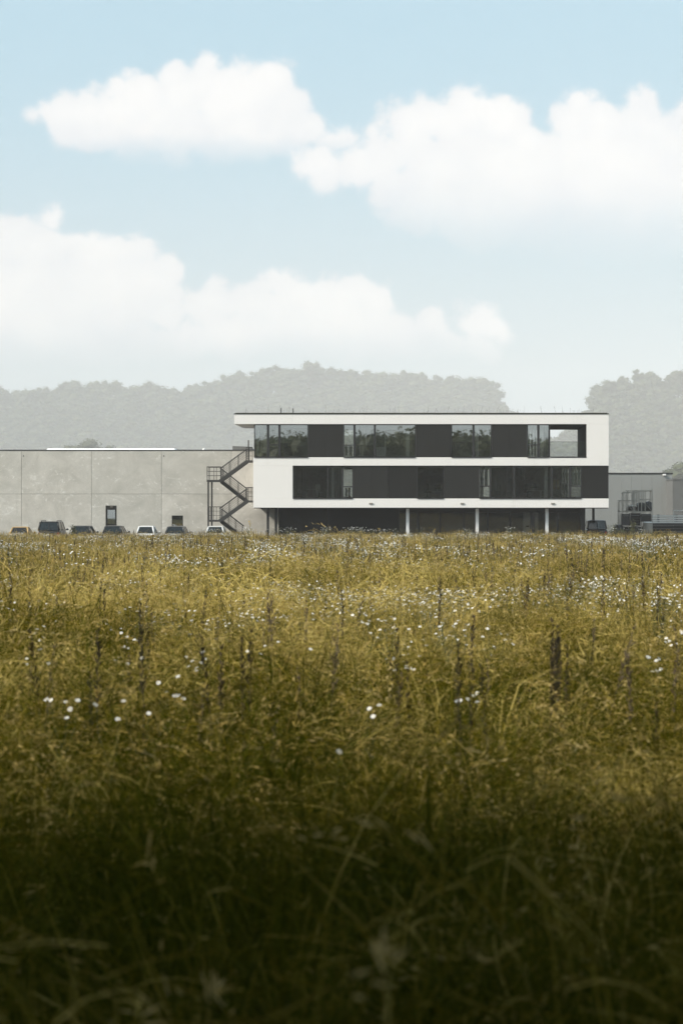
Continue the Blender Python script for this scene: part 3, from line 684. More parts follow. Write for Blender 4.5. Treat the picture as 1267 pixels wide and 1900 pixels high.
# ------------------------------------------------------------------ yard on the right
def shed(name, x0, x1, ytop, d, dep, m, label, line=True):
    t = thing(name, label, 'shed', loc=(X(x0, d), d, 0)); wd = X(x1, d) - X(x0, d); h = Z(ytop, d)
    n = max(3, int(wd / 1.1))
    for i in range(n):
        box('cladding_sheet', wd * i / n + .004, wd * (i + 1) / n - .004, 0, .08, 0, h - .1, m, t)
    box('backing_wall', .01, wd - .01, .09, .3, 0, h - .12, FRAME, t)
    box('side_wall', wd - .1, wd - .002, .3, dep, 0, h - .1, m, t); box('side_wall', .002, .1, .3, dep, 0, h - .1, m, t)
    box('roof', -.05, wd + .05, .31, dep, h - .1, h - .03, m, t); box('eaves_trim', -.06, wd + .06, -.05, .3, h - .1, h + .05, FRAME if line else m, t)
    return t
SHEET = mat('pale_grey_sheet', (0.24, 0.245, 0.235), 0.6, 0.05, 0.6); SHEET2 = mat('mid_grey_sheet', (0.13, 0.13, 0.125), 0.6, 0.06, 0.6)
shed('storage_shed', 1000, 1246.5, 878, 262.0, 30, SHEET, 'pale grey sheet-clad shed standing behind the steel racks')
shed('storage_shed', 1247.5, 1400, 888.5, 255.0, 25, SHEET2, 'mid grey shed at the right edge, lower than its pale neighbour', False)
sl = MB().box(X(1228.5, 261.8), X(1234.5, 261.8), 261.6, 261.94, Z(882.5, 262), Z(879.6, 262)).build('wall_lamp', WPAINT, bevel=.03)
tag(sl, 'small white lamp mounted high on the pale grey shed', 'lamp')
DR = 200.0
def rx(zx): return X(1040 + zx / 5.581, DR)
def rz(zy): return Z(850 + zy / 5.581, DR)
def rack(label, posts, beams, braces, y0, dep):
    t = thing('steel_rack', label, 'rack', loc=(rx(posts[0][0]), y0, 0)); o0 = rx(posts[0][0])
    for zx, zt in posts:
        for yy in (0, dep): MB().box(rx(zx) - o0 - .035, rx(zx) - o0 + .035, yy - .035, yy + .035, 0, rz(zt) - (.12 if yy else 0)).build('post', GALV, t)
    for a, b, zz in beams:
        for yy in (-.04, dep + .04): MB().bar((rx(a) - o0, yy, rz(zz)), (rx(b) - o0, yy, rz(zz)), .032, 6).build('beam', GALV, t)
        for xx in (rx(a), rx(b)): MB().bar((xx - o0, 0, rz(zz)), (xx - o0, dep, rz(zz)), .024, 6).build('cross_beam', GALV, t)
    for a, za, b, zb in braces: MB().bar((rx(a) - o0, -.05, rz(za)), (rx(b) - o0, -.05, rz(zb)), .018, 6).build('brace', GALV, t)
    return t
rack('tall galvanised steel rack with crossed braces, the part nearer the office building', [(608, 440), (650, 340), (752, 345), (800, 330)], [(650, 800, 357), (608, 800, 440), (608, 800, 550)], [(615, 450, 700, 545), (660, 450, 745, 545)], DR, 1.6)
rack('tall galvanised steel rack on the side away from the office building', [(695, 335), (768, 325), (838, 318), (875, 328), (947, 315)], [(695, 947, 338), (838, 947, 428), (695, 947, 552)], [(845, 440, 940, 545), (700, 440, 765, 545)], DR + .35, 1.7)
def lump(name, zx0, zx1, zy0, zy1, y0, dep, m, label, cat, seed, amp=.07, group=None):
    bm = bmesh.new(); bmesh.ops.create_cube(bm, size=1); bmesh.ops.subdivide_edges(bm, edges=bm.edges[:], cuts=4, use_grid_fill=True)
    rg = random.Random(seed); w_, h_ = rx(zx1) - rx(zx0), rz(zy0) - rz(zy1)
    for v in bm.verts:
        k = 1 - .10 * (abs(v.co.x * 2) ** 4 + abs(v.co.z * 2) ** 4 * (v.co.z > 0))
        v.co = Vector((v.co.x * w_, v.co.y * dep * k, (v.co.z + .5) * h_ * (1 - .22 * (abs(v.co.x * 2) ** 3) * (v.co.z > 0)))) + Vector((rg.uniform(-1, 1), rg.uniform(-1, 1), rg.uniform(-.8, .8) * (v.co.z > -.45))) * amp
    me = bpy.data.meshes.new(name); bm.to_mesh(me); bm.free(); me.materials.append(m)
    for p in me.polygons: p.use_smooth = True
    o = bpy.data.objects.new(name, me); COL.objects.link(o); o.location = ((rx(zx0) + rx(zx1)) / 2, y0 + dep / 2, rz(zy1)); tag(o, label, cat, group); return o
lump('foil_bundle', 795, 885, 462, 548, DR + .5, 1.3, TARP, 'black foil-wrapped bundle on the rack shelf, middle of three', 'bundle', 3, group='bundles on the racks')
lump('foil_bundle', 888, 946, 446, 548, DR + .5, 1.3, TARP, 'tallest black foil-wrapped bundle on the rack shelf beside the end post', 'bundle', 4, group='bundles on the racks')
lump('foil_bundle', 700, 792, 500, 545, DR + .45, 1.2, TARP, 'low black foil-wrapped bundle under the white sheet', 'bundle', 5, group='bundles on the racks')
lump('folded_sheet', 712, 778, 487, 499, DR + .5, 1.1, WPAINT, 'folded white sheet lying on the low black bundle', 'sheet', 6, .02)
def crate(zx0, zx1, zy0, zy1, y0, label, m):
    x0 = rx(zx0); w_ = rx(zx1) - x0; h0, h1 = rz(zy1), rz(zy0)
    t = thing('steel_crate', label, 'crate', 'dark crates stacked under the racks', (x0, y0, h0)); h = h1 - h0
    for xx in (.03, w_ - .03):
        for yy in (0, 1.1): MB().box(xx - .03, xx + .03, yy - .03, yy + .03, 0, h).build('corner_post', FRAME, t)
    n = 5
    for i in range(n): MB().box(.0, w_, -.02, .0, h * (i + .15) / n, h * (i + .85) / n).build('slat', m, t)
    MB().box(.02, w_ - .02, .02, 1.08, h * .06, h * .82).build('contents', TARP, t, bevel=.05)
crate(622, 700, 575, 700, DR - .7, 'dark slatted steel crate under the racks, nearer the office building', BLACKP)
crate(712, 815, 568, 700, DR - .7, 'dark slatted steel crate under the racks, wider one', DARK2)
crate(640, 760, 705, 880, DR - 1.0, 'dark slatted steel crate standing on the ground among weeds', DARK2)
crate(820, 925, 575, 660, DR - .5, 'dark slatted steel crate on the rack above the grey tank', BLACKP)
crate(770, 850, 705, 880, DR - 1.1, 'dark slatted steel crate on the ground beside the grey tank', BLACKP)
lump('foil_bundle', 545, 640, 690, 880, DR - .6, 1.2, TARP, 'black foil-wrapped heap on the ground beside the dark van', 'bundle', 8, group='bundles on the racks')
# tank
tk = thing('water_tank', 'upright grey cylindrical tank between racks and stacked bars', 'tank', loc=(rx(882), DR - 1.4, 0))
hT = rz(655)
MB().bar((0, 0, .1), (0, 0, hT - .1), .40, 24).build('shell', GALV, tk, smooth=False, bevel=.03)
MB().bar((0, 0, hT - .1), (0, 0, hT - .02), .42, 24, .3).build('lid', PALEBAR, tk); 
for k in (.4, .9, 1.4): MB().bar((0, 0, k), (0, 0, k + .04), .415, 24).build('hoop', GALV, tk)
for a in range(3): MB().box(.3 * math.cos(a * 2.1) - .04, .3 * math.cos(a * 2.1) + .04, .3 * math.sin(a * 2.1) - .04, .3 * math.sin(a * 2.1) + .04, 0, .11).build('foot', FRAME, tk)
# stacked bars on a dark pile
BASE_T = rz(672)
pile = thing('timber_pile', 'dark stack of boards carrying the pale metal bars', 'stack', loc=(rx(930), DR - 1, 0))
lvl = 7
for k in range(lvl):
    z0 = BASE_T * k / lvl
    for j in range(3):
        MB().box(rng.uniform(0, .06), 4.6 + rng.uniform(-.1, .1), j * .42, j * .42 + .40, z0 + .012, z0 + BASE_T / lvl - .006).build('board', DARK if (k + j) % 3 else STEEL, pile)
for i, zy in enumerate((665, 645, 622, 598)):
    o = thing('metal_bar', 'pale metal bar in the stack by the shed, ' + ('lowest', 'second from below', 'third from below', 'topmost')[i] + ' of four', 'bar', 'pale metal bars stacked on boards', (rx(932), DR - 1.0, rz(zy)))
    MB().box(0, 4.4 + .1 * i, 0, 1.1, -.075, .045).build('profile', PALEBAR, o, bevel=.01)
    for q in (.5, 2.0, 3.5): MB().box(q, q + .1, .05, 1.05, .046, .105).build('spacer', FRAME, o)
fc = thing('handrail_frame', 'short pale tube handrail in front of the mid grey shed', 'handrail', loc=(rx(1190), DR + 2, 0))
MB().bar((0, 0, 0), (0, 0, rz(545)), .035).build('post', PALEBAR, fc); MB().bar((0, 0, rz(545)), (3, 0, rz(545)), .03).build('rail', PALEBAR, fc); MB().bar((3, 0, 0), (3, 0, rz(545)), .035).build('post', PALEBAR, fc)
br = thing('bench', 'low dark bench outside the ground-floor glazing below the long window strip', 'bench', loc=(X(925, D0 - .6), D0 - .6, 0))
MB().box(-1.9, 1.9, -.35, .35, .72, .77).build('seat', TAN, br)
for s in (-1.6, 0, 1.6): MB().box(s - .04, s + .04, -.3, .3, 0, .72).build('leg', FRAME, br)

# ------------------------------------------------------------------ trees
def crown_mesh(name, seed, leaf, n_lobe, per_lobe, m, core=True, trunk=False, spread=.62, zlo=.34, drop=.22, low=True):
    rg = random.Random(seed); mb = MB()
    if trunk: mb.bar((0, 0, 0), (0, 0, .55), .035, 7, .018, mi=1)
    lobes = []
    for i in range(n_lobe):
        a = rg.uniform(0, 6.283); rr = spread * math.sqrt(rg.random()); zz = rg.uniform(zlo, .82) - drop * (rr / spread) ** 2
        lobes.append((rr * math.cos(a) * .55, rr * math.sin(a) * .55, zz, rg.uniform(.12, .20)))
    lobes.append((0, 0, .80, .17))
    if low: lobes.append((.0, .0, .5, .26))
    for cx, cy, cz, r_ in lobes:
        if core: mb.ico((cx, cy, cz), (r_ * .78, r_ * .78, r_ * .72), 1, jit=.15, rg=rg)
        for k in range(per_lobe):
            d = Vector((rg.gauss(0, 1), rg.gauss(0, 1), rg.gauss(.15, 1))).normalized()
            p = Vector((cx, cy, cz)) + Vector((d.x, d.y, d.z * .92)) * r_ * rg.uniform(.78, 1.14)
            n = (d + Vector((rg.gauss(0, .5), rg.gauss(0, .5), rg.gauss(0.2, .5)))).normalized(); u = n.orthogonal().normalized(); v = n.cross(u); an = rg.uniform(0, 6.28)
            u, v = u * math.cos(an) + v * math.sin(an), v * math.cos(an) - u * math.sin(an)
            s = leaf * rg.uniform(.6, 1.4)
            mb.add([p - u * s, p - v * s * .6 + n * s * .15, p + u * s, p + v * s * .6 + n * s * .15], [(0, 1, 2, 3)])
    return mb.mesh(name, [m, BARK])
def trunk_mesh(name, seed):
    rg = random.Random(seed); mb = MB()
    mb.bar((0, 0, 0), (0, 0, .3), .03, 8, .022).bar((0, 0, .3), (.01, 0, .6), .022, 8, .01)
    for i in range(4):
        a = i * 1.6 + rg.random(); mb.bar((0, 0, .25 + .07 * i), (.2 * math.cos(a), .2 * math.sin(a), .45 + .07 * i), .012, 6, .005)
    return mb.mesh(name, BARK)
FARC = [crown_mesh('crown_%d' % i, 30 + i, .032, 13, 46, FOLIAGE) for i in range(5)]
FART = trunk_mesh('trunk', 5)
FARW = [crown_mesh('woodland_tree_%d' % i, 60 + i, .034, 12, 40, FOLIAGE, trunk=True) for i in range(6)]

def collection(name, meshes):
    c = bpy.data.collections.new(name)
    for i, me in enumerate(meshes):
        o = bpy.data.objects.new('%s_%02d' % (name, i), me); c.objects.link(o)
    return c
def scatter(name, coll, P, label=None, cat=None, wide=1.0):
    """P rows: x, y, z, rx, ry, rz, scale, index -> one object of kind stuff"""
    P = np.asarray(P, dtype=np.float64)
    me = bpy.data.meshes.new(name); me.vertices.add(len(P)); me.vertices.foreach_set('co', P[:, :3].astype(np.float32).ravel())
    a = me.attributes.new('rot', 'FLOAT_VECTOR', 'POINT'); a.data.foreach_set('vector', P[:, 3:6].astype(np.float32).ravel())
    a = me.attributes.new('scl', 'FLOAT_VECTOR', 'POINT'); a.data.foreach_set('vector', (P[:, 6:7] * np.array([[wide, wide, 1.0]])).astype(np.float32).ravel())
    a = me.attributes.new('idx', 'INT', 'POINT'); a.data.foreach_set('value', P[:, 7].astype(np.int32))
    o = bpy.data.objects.new(name, me); COL.objects.link(o)
    ng = bpy.data.node_groups.new(name, 'GeometryNodeTree')
    ng.interface.new_socket('Geometry', in_out='INPUT', socket_type='NodeSocketGeometry'); ng.interface.new_socket('Geometry', in_out='OUTPUT', socket_type='NodeSocketGeometry')
    n = ng.nodes; l = ng.links
    gi, go = n.new('NodeGroupInput'), n.new('NodeGroupOutput')
    ci = n.new('GeometryNodeCollectionInfo'); ci.inputs['Collection'].default_value = coll; ci.inputs['Separate Children'].default_value = True; ci.inputs['Reset Children'].default_value = True
    ip = n.new('GeometryNodeInstanceOnPoints'); ip.inputs['Pick Instance'].default_value = True
    def na(nm, ty):
        q = n.new('GeometryNodeInputNamedAttribute'); q.data_type = ty; q.inputs['Name'].default_value = nm; return q.outputs['Attribute']
    l.new(gi.outputs[0], ip.inputs['Points']); l.new(ci.outputs[0], ip.inputs['Instance'])
    l.new(na('idx', 'INT'), ip.inputs['Instance Index']); l.new(na('rot', 'FLOAT_VECTOR'), ip.inputs['Rotation']); l.new(na('scl', 'FLOAT_VECTOR'), ip.inputs['Scale'])
    l.new(ip.outputs[0], go.inputs[0])
    md = o.modifiers.new('scatter', 'NODES'); md.node_group = ng
    tag(o, label, cat, kind='stuff')
    return o

SKY_L = [(-140, 705), (-40, 706), (0, 713), (25, 722), (42, 740), (60, 722), (90, 711), (150, 708), (180, 701), (220, 708), (245, 717), (275, 704), (300, 716), (320, 712), (345, 717), (380, 706), (410, 696), (460, 686), (510, 679), (560, 677), (590, 671), (620, 678), (670, 685), (720, 688), (770, 687), (820, 693), (860, 697), (900, 698), (916, 706), (924, 728), (932, 748), (940, 775)]
SKY_R = [(940, 872), (1000, 826), (1022, 812), (1050, 796), (1075, 780), (1085, 768), (1087, 738), (1096, 716), (1130, 701), (1160, 691), (1190, 686), (1220, 690), (1250, 688), (1300, 680), (1420, 690)]
def sky_at(S, px):
    for (a, ya), (b, yb) in zip(S, S[1:]):
        if a <= px <= b: return ya + (yb - ya) * (px - a) / (b - a)
    return S[0][1] if px < S[0][0] else S[-1][1]
ridge, mass = [], []
HT = 46.0
for S, x0, x1 in ((SKY_L, -140, 934), (SKY_R, 950, 1420)):
    px = x0
    while px <= x1:
        y = sky_at(S, px) + rng.uniform(-2, 4) + 3 * math.sin(px * .083) + 2.5 * math.sin(px * .19 + 1); row = 0
        while y < 880:
            t_ = min(1, max(0, (880 - y) / (880 - 690))); d = 4400 + 670 * t_ + rng.uniform(-35, 35)
            if S is SKY_R: d *= .8
            h = HT * rng.uniform(.6, 1.4) * (.8 if S is SKY_R else 1); q = px + rng.uniform(-9, 9)
            if S is SKY_R and q < 1096 and y < 745: q = 1098
            (ridge if row == 0 and not 945 < px < 1090 else mass).append((q, y, d, h))
            y += rng.uniform(14, 22) if row else rng.uniform(6, 10); row += 1
        px += rng.uniform(8, 24)
hill_pts = ridge + mass
# terrain under the wood
tm = MB(); pxs = list(range(-300, 1601, 50)); rows = [4190, 4400, 4640, 4870, 5080, 5250, 5590]
for d in rows:
    for px in pxs:
        s_ = sky_at(SKY_L, px) if px < 1010 else sky_at(SKY_R, px)
        if 936 < px < 960: s_ = 905
        top = max(0, Z(s_, 5070) - 58)
        k = dict(zip(rows, (-.01, .22, .50, .78, .97, .9, .3)))[d]
        tm.add([(X(px, d), d, (top * k if px < 1010 else top * min(1, k * 1.25 + .2) * .8 * (k > 0)) - .3)], [])
nx = len(pxs)
tm.f = [(j * nx + i, j * nx + i + 1, (j + 1) * nx + i + 1, (j + 1) * nx + i) for j in range(len(rows) - 1) for i in range(nx - 1)]; tm.mi = [0] * len(tm.f)
tag(tm.build('hillside', mat('forest_floor', (0.03, 0.036, 0.016), 0.95, 0.2, .05), smooth=True), kind='structure')
WC = collection('woodland_tree', FARW)
rows_ = [(X(q, d), d, Z(y, d) - h * .98, 0, 0, rng.uniform(0, 6.28), h, rng.randrange(6)) for q, y, d, h in mass]
scatter('woodland', WC, rows_, 'hazy broadleaf wood covering the hillside behind the buildings', 'wood', 1.5)
# trees that stand out on the skyline, each one a thing
def landmark(px):
    for lim, s_ in ((2, 'at the very edge above the hall end'), (30, 'above the tan car'), (62, 'above the dip in the ridge'), (105, 'above the black van'), (140, 'above the dark grey hatchback'), (180, 'directly above the small dome-shaped tree'), (215, 'above the hall door'), (245, 'above the gap after the hall door'), (285, 'above the white hatchback'), (315, 'above the end of the long roof light'), (350, 'above the small hall window'), (384, 'above the little roof vent'), (432, 'above the stair landings'),
                    (470, 'above the roof overhang'), (498, 'over the first window strip'), (532, 'above the thin roof posts'), (572, 'over the end of the first window strip'), (603, 'at the highest point of the ridge'), (637, 'just past the highest point of the ridge'), (668, 'over the second upper window strip'), (700, 'over the white partition window'), (735, 'over the wide upper pane'), (770, 'above the first ground-floor column'), (805, 'over the single first-floor pane'), (838, 'over the middle of the roof'), (872, 'above the middle pair of upper panes'), (902, 'above the second ground-floor column'), (940, 'at the steep end of the ridge'),
                    (1100, 'where the second wood starts'), (1125, 'above the office end wall'), (1150, 'just past the office end wall'), (1175, 'above the steel crates'), (1200, 'above the steel racks'), (1225, 'above the tank'), (1250, 'above the shed lamp'), (1290, 'above the grey sheds')):
        if px < lim: return s_
seen = {}
for q, y, d, h in ridge:
    if not -30 < q < 1290: mass.append((q, y, d, h)); 
for q, y, d, h in ridge:
    if not -30 < q < 1290: continue
    lm = landmark(q)
    seen[lm] = seen.get(lm, 0) + 1
    lab = ('hazy broadleaf tree on the skyline ' if seen[lm] == 1 else 'second hazy broadleaf tree on the skyline ' if seen[lm] == 2 else ('third', 'fourth', 'fifth', 'sixth')[seen[lm] - 3] + ' hazy tree on the skyline ') + lm
    t = thing('broadleaf_tree', lab, 'tree', 'hazy trees along the skyline', (X(q, d), d, Z(y, d) - h * .98)); t.rotation_euler.z = rng.uniform(0, 6.28); k_ = h * rng.uniform(1.0, 1.7); t.scale = (k_, k_, h)
    for nm, me in (('trunk', FART), ('crown', FARC[rng.randrange(5)])):
        o = bpy.data.objects.new(nm, me); COL.objects.link(o); o.parent = t
def lone_tree(name, px, ytop, d, h, wide, label, m=None):
    t = thing(name, label, 'tree', loc=(X(px, d), d, Z(ytop, d) - h * .98)); t.scale = (h * wide, h * wide, h)
    o = bpy.data.objects.new('trunk', FART); COL.objects.link(o); o.parent = t
    o = bpy.data.objects.new('crown', crown_mesh('lone_crown', int(px) + 7, .028, 16, 60, m or FOLIAGE_OLIVE)); COL.objects.link(o); o.parent = t
lone_tree('round_tree', 168, 813, 2300, 26, 2.2, 'rounded tree top peeping over the hall roof behind the long white roof light')
lone_tree('round_tree', 128, 824, 2350, 19, 2.0, 'lower paler tree beside the rounded tree top above the hall roof')
lone_tree('round_tree', 205, 825, 2340, 18, 2.0, 'low tree top on the far side of the rounded tree, over the hall door')
lone_tree('broad_tree', 1264, 855, 1300, 19, 1.9, 'darker nearer tree behind the mid grey shed at the right edge', FOLIAGE)
lone_tree('broad_tree', 1290, 846, 1390, 22, 1.8, 'tree partly cut by the frame behind the mid grey shed', FOLIAGE)

# wood edge behind the camera: mirrored in the office windows; with added overhanging crowns it shades the near grass
EDGE = [crown_mesh('edge_tree_%d' % i, 90 + i, .020, 22, 150, FOLIAGE, trunk=True, spread=.85) for i in range(4)]
EC = collection('edge_tree', EDGE)
er = []
for i in range(18):
    x = -47 + i * 5.6 + rng.uniform(-1.2, 1.2)
    er.append((x, rng.uniform(-12.5, -10), .8, 0, 0, rng.uniform(0, 6.28), rng.uniform(12.5, 15.5), i % 4))
    if i % 2: er.append((x + 2.5, -17 + rng.uniform(-2, 2), .8, 0, 0, rng.uniform(0, 6.28), rng.uniform(13.5, 16), (i + 1) % 4))

for i in range(46): er.append((-48 + i * 2.15 + rng.uniform(-.5, .5), rng.uniform(-13, -10), .2, 0, 0, rng.uniform(0, 6.28), rng.uniform(4.5, 7), i % 4))  # undergrowth added to block bright sky below the crowns in the reflections
EC.objects.link(bpy.data.objects.new('edge_tree_90', crown_mesh('overhang_tree', 97, .022, 46, 120, FOLIAGE, trunk=True, spread=.95, zlo=.66, drop=.04, low=False)))
for x, y, s_ in ((-3.8, -4.6, 14.2), (3.9, -4.4, 14.6), (0.4, -5.8, 15), (-8.5, -4, 14.5), (8.8, -4, 14.5), (-13.5, -3.8, 14), (-18, -4.4, 14.4), (13.5, -4.4, 14)): er.append((x, y, 1.0, 0, 0, rng.uniform(0, 6.28), s_, 4))  # unseen overhanging crowns, added only to darken the foreground grass
scatter('wood_edge', EC, er, 'row of leafy trees across the field, mirrored in upper office windows, plus added shade crowns', 'wood')

# ------------------------------------------------------------------ grass, flowers and stalks
nrg = np.random.default_rng(3)
def blades(n, rad, hmin, hmax, wd, arch, tint0, tint1, seed, segs=4, heads=0.0, head_len=.14, kink=0.0):
    """one tuft of curved tapering blades; some end in a feathery seed head"""
    rg = random.Random(seed); V_, F_, T_, M_ = [], [], [], []
    def strip(pts, wid, tint, mi, side):
        o = len(V_); k = len(pts)
        for j, p in enumerate(pts):
            f = j / (k - 1); ww = wid * (1 - .85 * f ** 1.5)
            V_.append(p - side * ww); V_.append(p + side * ww); T_.extend((tint, tint))
        for j in range(k - 1): F_.append((o + 2 * j, o + 2 * j + 1, o + 2 * j + 3, o + 2 * j + 2)); M_.append(mi)
    for i in range(n):
        a = rg.uniform(0, 6.283); r_ = rad * math.sqrt(rg.random()); p = Vector((r_ * math.cos(a), r_ * math.sin(a), -.03))
        h = rg.uniform(hmin, hmax); an = rg.uniform(0, 6.283); dr_ = Vector((math.cos(an), math.sin(an), 0)); lean = rg.uniform(.05, .35)
        cv = arch * rg.uniform(.3, 1.3); side = Vector((math.cos(an + 1.57 + rg.uniform(-.8, .8)), math.sin(an + 1.57), rg.uniform(-.2, .2)))
        pts = [p.copy()]; ang = lean; q = p.copy(); st_ = h * 1.12 / segs
        for j in range(segs):
            q = q + (Vector((0, 0, 1)) * math.cos(ang) + dr_ * math.sin(ang)) * st_; pts.append(q.copy()); ang += cv / segs * (1.7 if j > segs / 2 else .7)
            if kink and rg.random() < kink: ang += rg.uniform(-.5, .9)
        tint = tint0 + (tint1 - tint0) * rg.random() ** 1.35
        strip(pts, wd * rg.uniform(.6, 1.3), tint, 0, side)
        if rg.random() < heads:
            hd = (pts[-1] - pts[-2]).normalized(); L = head_len * rg.uniform(.7, 1.3); q = pts[-1].copy()
            for k in range(9):
                f = k / 9; c = q + hd * L * f; hd = (hd + Vector((0, 0, -.09)) + dr_ * .03).normalized()
                sd = Vector((rg.gauss(0, 1), rg.gauss(0, 1), rg.gauss(.3, .7))).normalized(); ln = L * .23 * (1 - .6 * f)
                e = c + (hd * .7 + sd * .6).normalized() * ln; s2 = sd.cross(hd).normalized() * max(.0014, wd * .9)
                o = len(V_); V_ += [c, (c + e) / 2 - s2, e, (c + e) / 2 + s2]; T_.extend([tint * .5 + .5 * rg.random()] * 4); F_.append((o, o + 1, o + 2, o + 3)); M_.append(1)
    return V_, F_, T_, M_
GM = [HAY, SEED, GREEN, SEED]
def spray(n, rad, z0, z1, L0, L1, wd, t0_, t1_, seed):
    """loose tangle of fine panicle branches lying across the blades"""
    rg = random.Random(seed); V_, F_, T_, M_ = [], [], [], []
    for i in range(n):
        a = rg.uniform(0, 6.283); r_ = rad * math.sqrt(rg.random()); p = Vector((r_ * math.cos(a), r_ * math.sin(a), rg.uniform(z0, z1)))
        d_ = Vector((rg.gauss(0, 1), rg.gauss(0, 1), rg.gauss(.35, .6))).normalized(); L = rg.uniform(L0, L1); sd = d_.orthogonal().normalized() * wd; cu = Vector((rg.gauss(0, .3), rg.gauss(0, .3), rg.gauss(-.25, .25))); tn = rg.uniform(t0_, t1_)
        o = len(V_)
        for j in range(4):
            f = j / 3; q = p + d_ * L * f + cu * L * f * f; k = 1 - .6 * f; V_ += [q - sd * k, q + sd * k]; T_ += [tn, tn]
        for j in range(3): F_.append((o + 2 * j, o + 2 * j + 1, o + 2 * j + 3, o + 2 * j + 2)); M_.append(0)
    return V_, F_, T_, M_
class TD: pass
def tdata(*parts):
    """tuft as arrays: vertices, quads, tint, material index"""
    V_, F_, T_, M_ = [], [], [], []
    for (v, f, t, m), mo in parts:
        o = len(V_); V_ += v; F_ += [tuple(i + o for i in q) for q in f]; T_ += t; M_ += [x + mo for x in m]
    d = TD(); d.v = np.array([tuple(v) for v in V_]); d.f = np.array(F_); d.t = np.array(T_); d.m = np.array(M_); return d
def tile(name, size, tufts, pick, n, s0, s1, tilt, seed, clump=.35, keep=None, gap=-2.0):
    """a square of meadow: n tufts joined, heights and lean swelling in clumps"""
    g = np.random.default_rng(seed); rg = random.Random(seed); V_, F_, T_, M_ = [], [], [], []; o = 0
    ph = [rg.uniform(0, 6.28) for _ in range(6)]
    for _ in range(n):
        x, y = rg.uniform(-.5, .5) * size, rg.uniform(-.5, .5) * size
        if keep and rg.random() > keep(x, y): continue
        c2 = math.sin(x * 7.9 + ph[4] + 1.1 * math.sin(y * 5.3)) * math.sin(y * 8.3 + ph[5])
        c = .55 * c2 + .75 * math.sin(x * 5.1 / min(size, 2.5) * 1.3 + ph[0] + 1.3 * math.sin(y * 2.1 + ph[1])) * math.sin(y * 4.7 / min(size, 2.5) * 1.3 + ph[2] + math.sin(x * 2.3 + ph[3]))
        if c < gap: continue
        d = tufts[pick(rg)]; s_ = rg.uniform(s0, s1) * (1 + clump * c) * (keep(x, y) * .5 + .5 if keep else 1)
        az = rg.uniform(0, 6.283); R_ = (Matrix.Rotation(rg.gauss(0, tilt) + .25 * c * tilt, 3, 'X') @ Matrix.Rotation(rg.gauss(0, tilt), 3, 'Y') @ Matrix.Rotation(az, 3, 'Z'))
        V_.append(d.v @ np.array(R_).T * s_ + np.array([x, y, 0])); F_.append(d.f + o); o += len(d.v)
        T_.append(np.clip(d.t + rg.uniform(-.16, .16) + .18 * c, 0, 1)); M_.append(d.m)
    V_ = np.concatenate(V_); F_ = np.concatenate(F_); T_ = np.concatenate(T_); M_ = np.concatenate(M_)
    me = bpy.data.meshes.new(name); nf = len(F_)
    me.vertices.add(len(V_)); me.vertices.foreach_set('co', V_.astype(np.float32).ravel())
    me.loops.add(nf * 4); me.loops.foreach_set('vertex_index', F_.astype(np.int32).ravel())
    me.polygons.add(nf); me.polygons.foreach_set('loop_start', np.arange(0, nf * 4, 4, dtype=np.int32))
    for m in GM: me.materials.append(m)
    me.polygons.foreach_set('material_index', M_.astype(np.int32)); me.polygons.foreach_set('use_smooth', np.ones(nf, dtype=bool))
    at = me.attributes.new('tint', 'FLOAT', 'POINT'); at.data.foreach_set('value', T_.astype(np.float32)); me.update(calc_edges=True); return me
near_hay = [tdata((blades(50, .17, .25, .75, .0022, 2.1, .25, 1., 240 + i, 5, .35, .15, .25), 0), (blades(20, .2, .25, .5, .0036, 1.0, .1, .7, 260 + i, 3), 2), (spray(45, .2, .3, .62, .06, .2, .0014, .45, 1., 270 + i), 0)) for i in range(6)]
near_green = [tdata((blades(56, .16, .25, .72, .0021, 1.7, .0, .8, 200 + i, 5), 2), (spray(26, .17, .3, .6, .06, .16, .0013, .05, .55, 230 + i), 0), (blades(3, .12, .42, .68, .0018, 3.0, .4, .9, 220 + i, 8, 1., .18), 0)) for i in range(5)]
mid_hay = [tdata((blades(96, .30, .28, .80, .0024, 1.5, .2, 1., 280 + i, 5, .25, .14, .25), 0), (blades(26, .3, .25, .6, .0045, .9, .1, .7, 300 + i, 3), 2), (spray(60, .28, .32, .66, .07, .2, .0020, .5, 1., 310 + i), 0)) for i in range(6)]
far_hay = [tdata((blades(125, .55, .35, .85, .0066, 1.0, .2, 1., 320 + i, 4, .12, .17, .1), 0), (blades(30, .55, .3, .65, .010, .5, .1, .7, 340 + i, 3), 2)) for i in range(6)]
def lateral(d): return X(-60, d) - 1.2, X(1330, d) + 1.2
def field_z(x, y): return gz(y) + .05 * math.sin(x * .9 + 1.3) * math.sin(y * .31 + x * .17) + .03 * math.sin(x * 2.3 + y * 1.1)
HOL = (2.0, 21.8)                       # a dark hollow in the hay
def lay(size, y0, y1, nv, skip=None):
    out = []; y = y0 + size / 2
    while y - size / 2 < y1 - .05:
        a, b = lateral(y + size / 2); i0, i1 = math.floor(a / size), math.ceil(b / size)
        for i in range(i0, i1 + 1):
            x = i * size
            if x + size / 2 < a or x - size / 2 > b or (skip and skip(x, y)): continue
            hs = 1 + .2 * math.sin(x * .55 + 1.7 * math.sin(y * .21)) * math.sin(y * .37 + .5)
            out.append((x + 0.0, y, field_z(x, y) - .01, 0, 0, rng.randrange(4) * math.pi / 2, hs, rng.randrange(nv)))
        y += size
    return out
N0, N1, N2, N3 = 2.6, 9.6, 18.8, 46.8
t0 = [tile('near_tile', 1.4, near_hay + near_green, lambda r: r.randrange(6) if r.random() < .06 else 6 + r.randrange(5), 100, .6, 1.3, .24, 600 + i, .5, gap=-.35) for i in range(3)]  # greener up close, and coloured dark to deepen the foreground shade
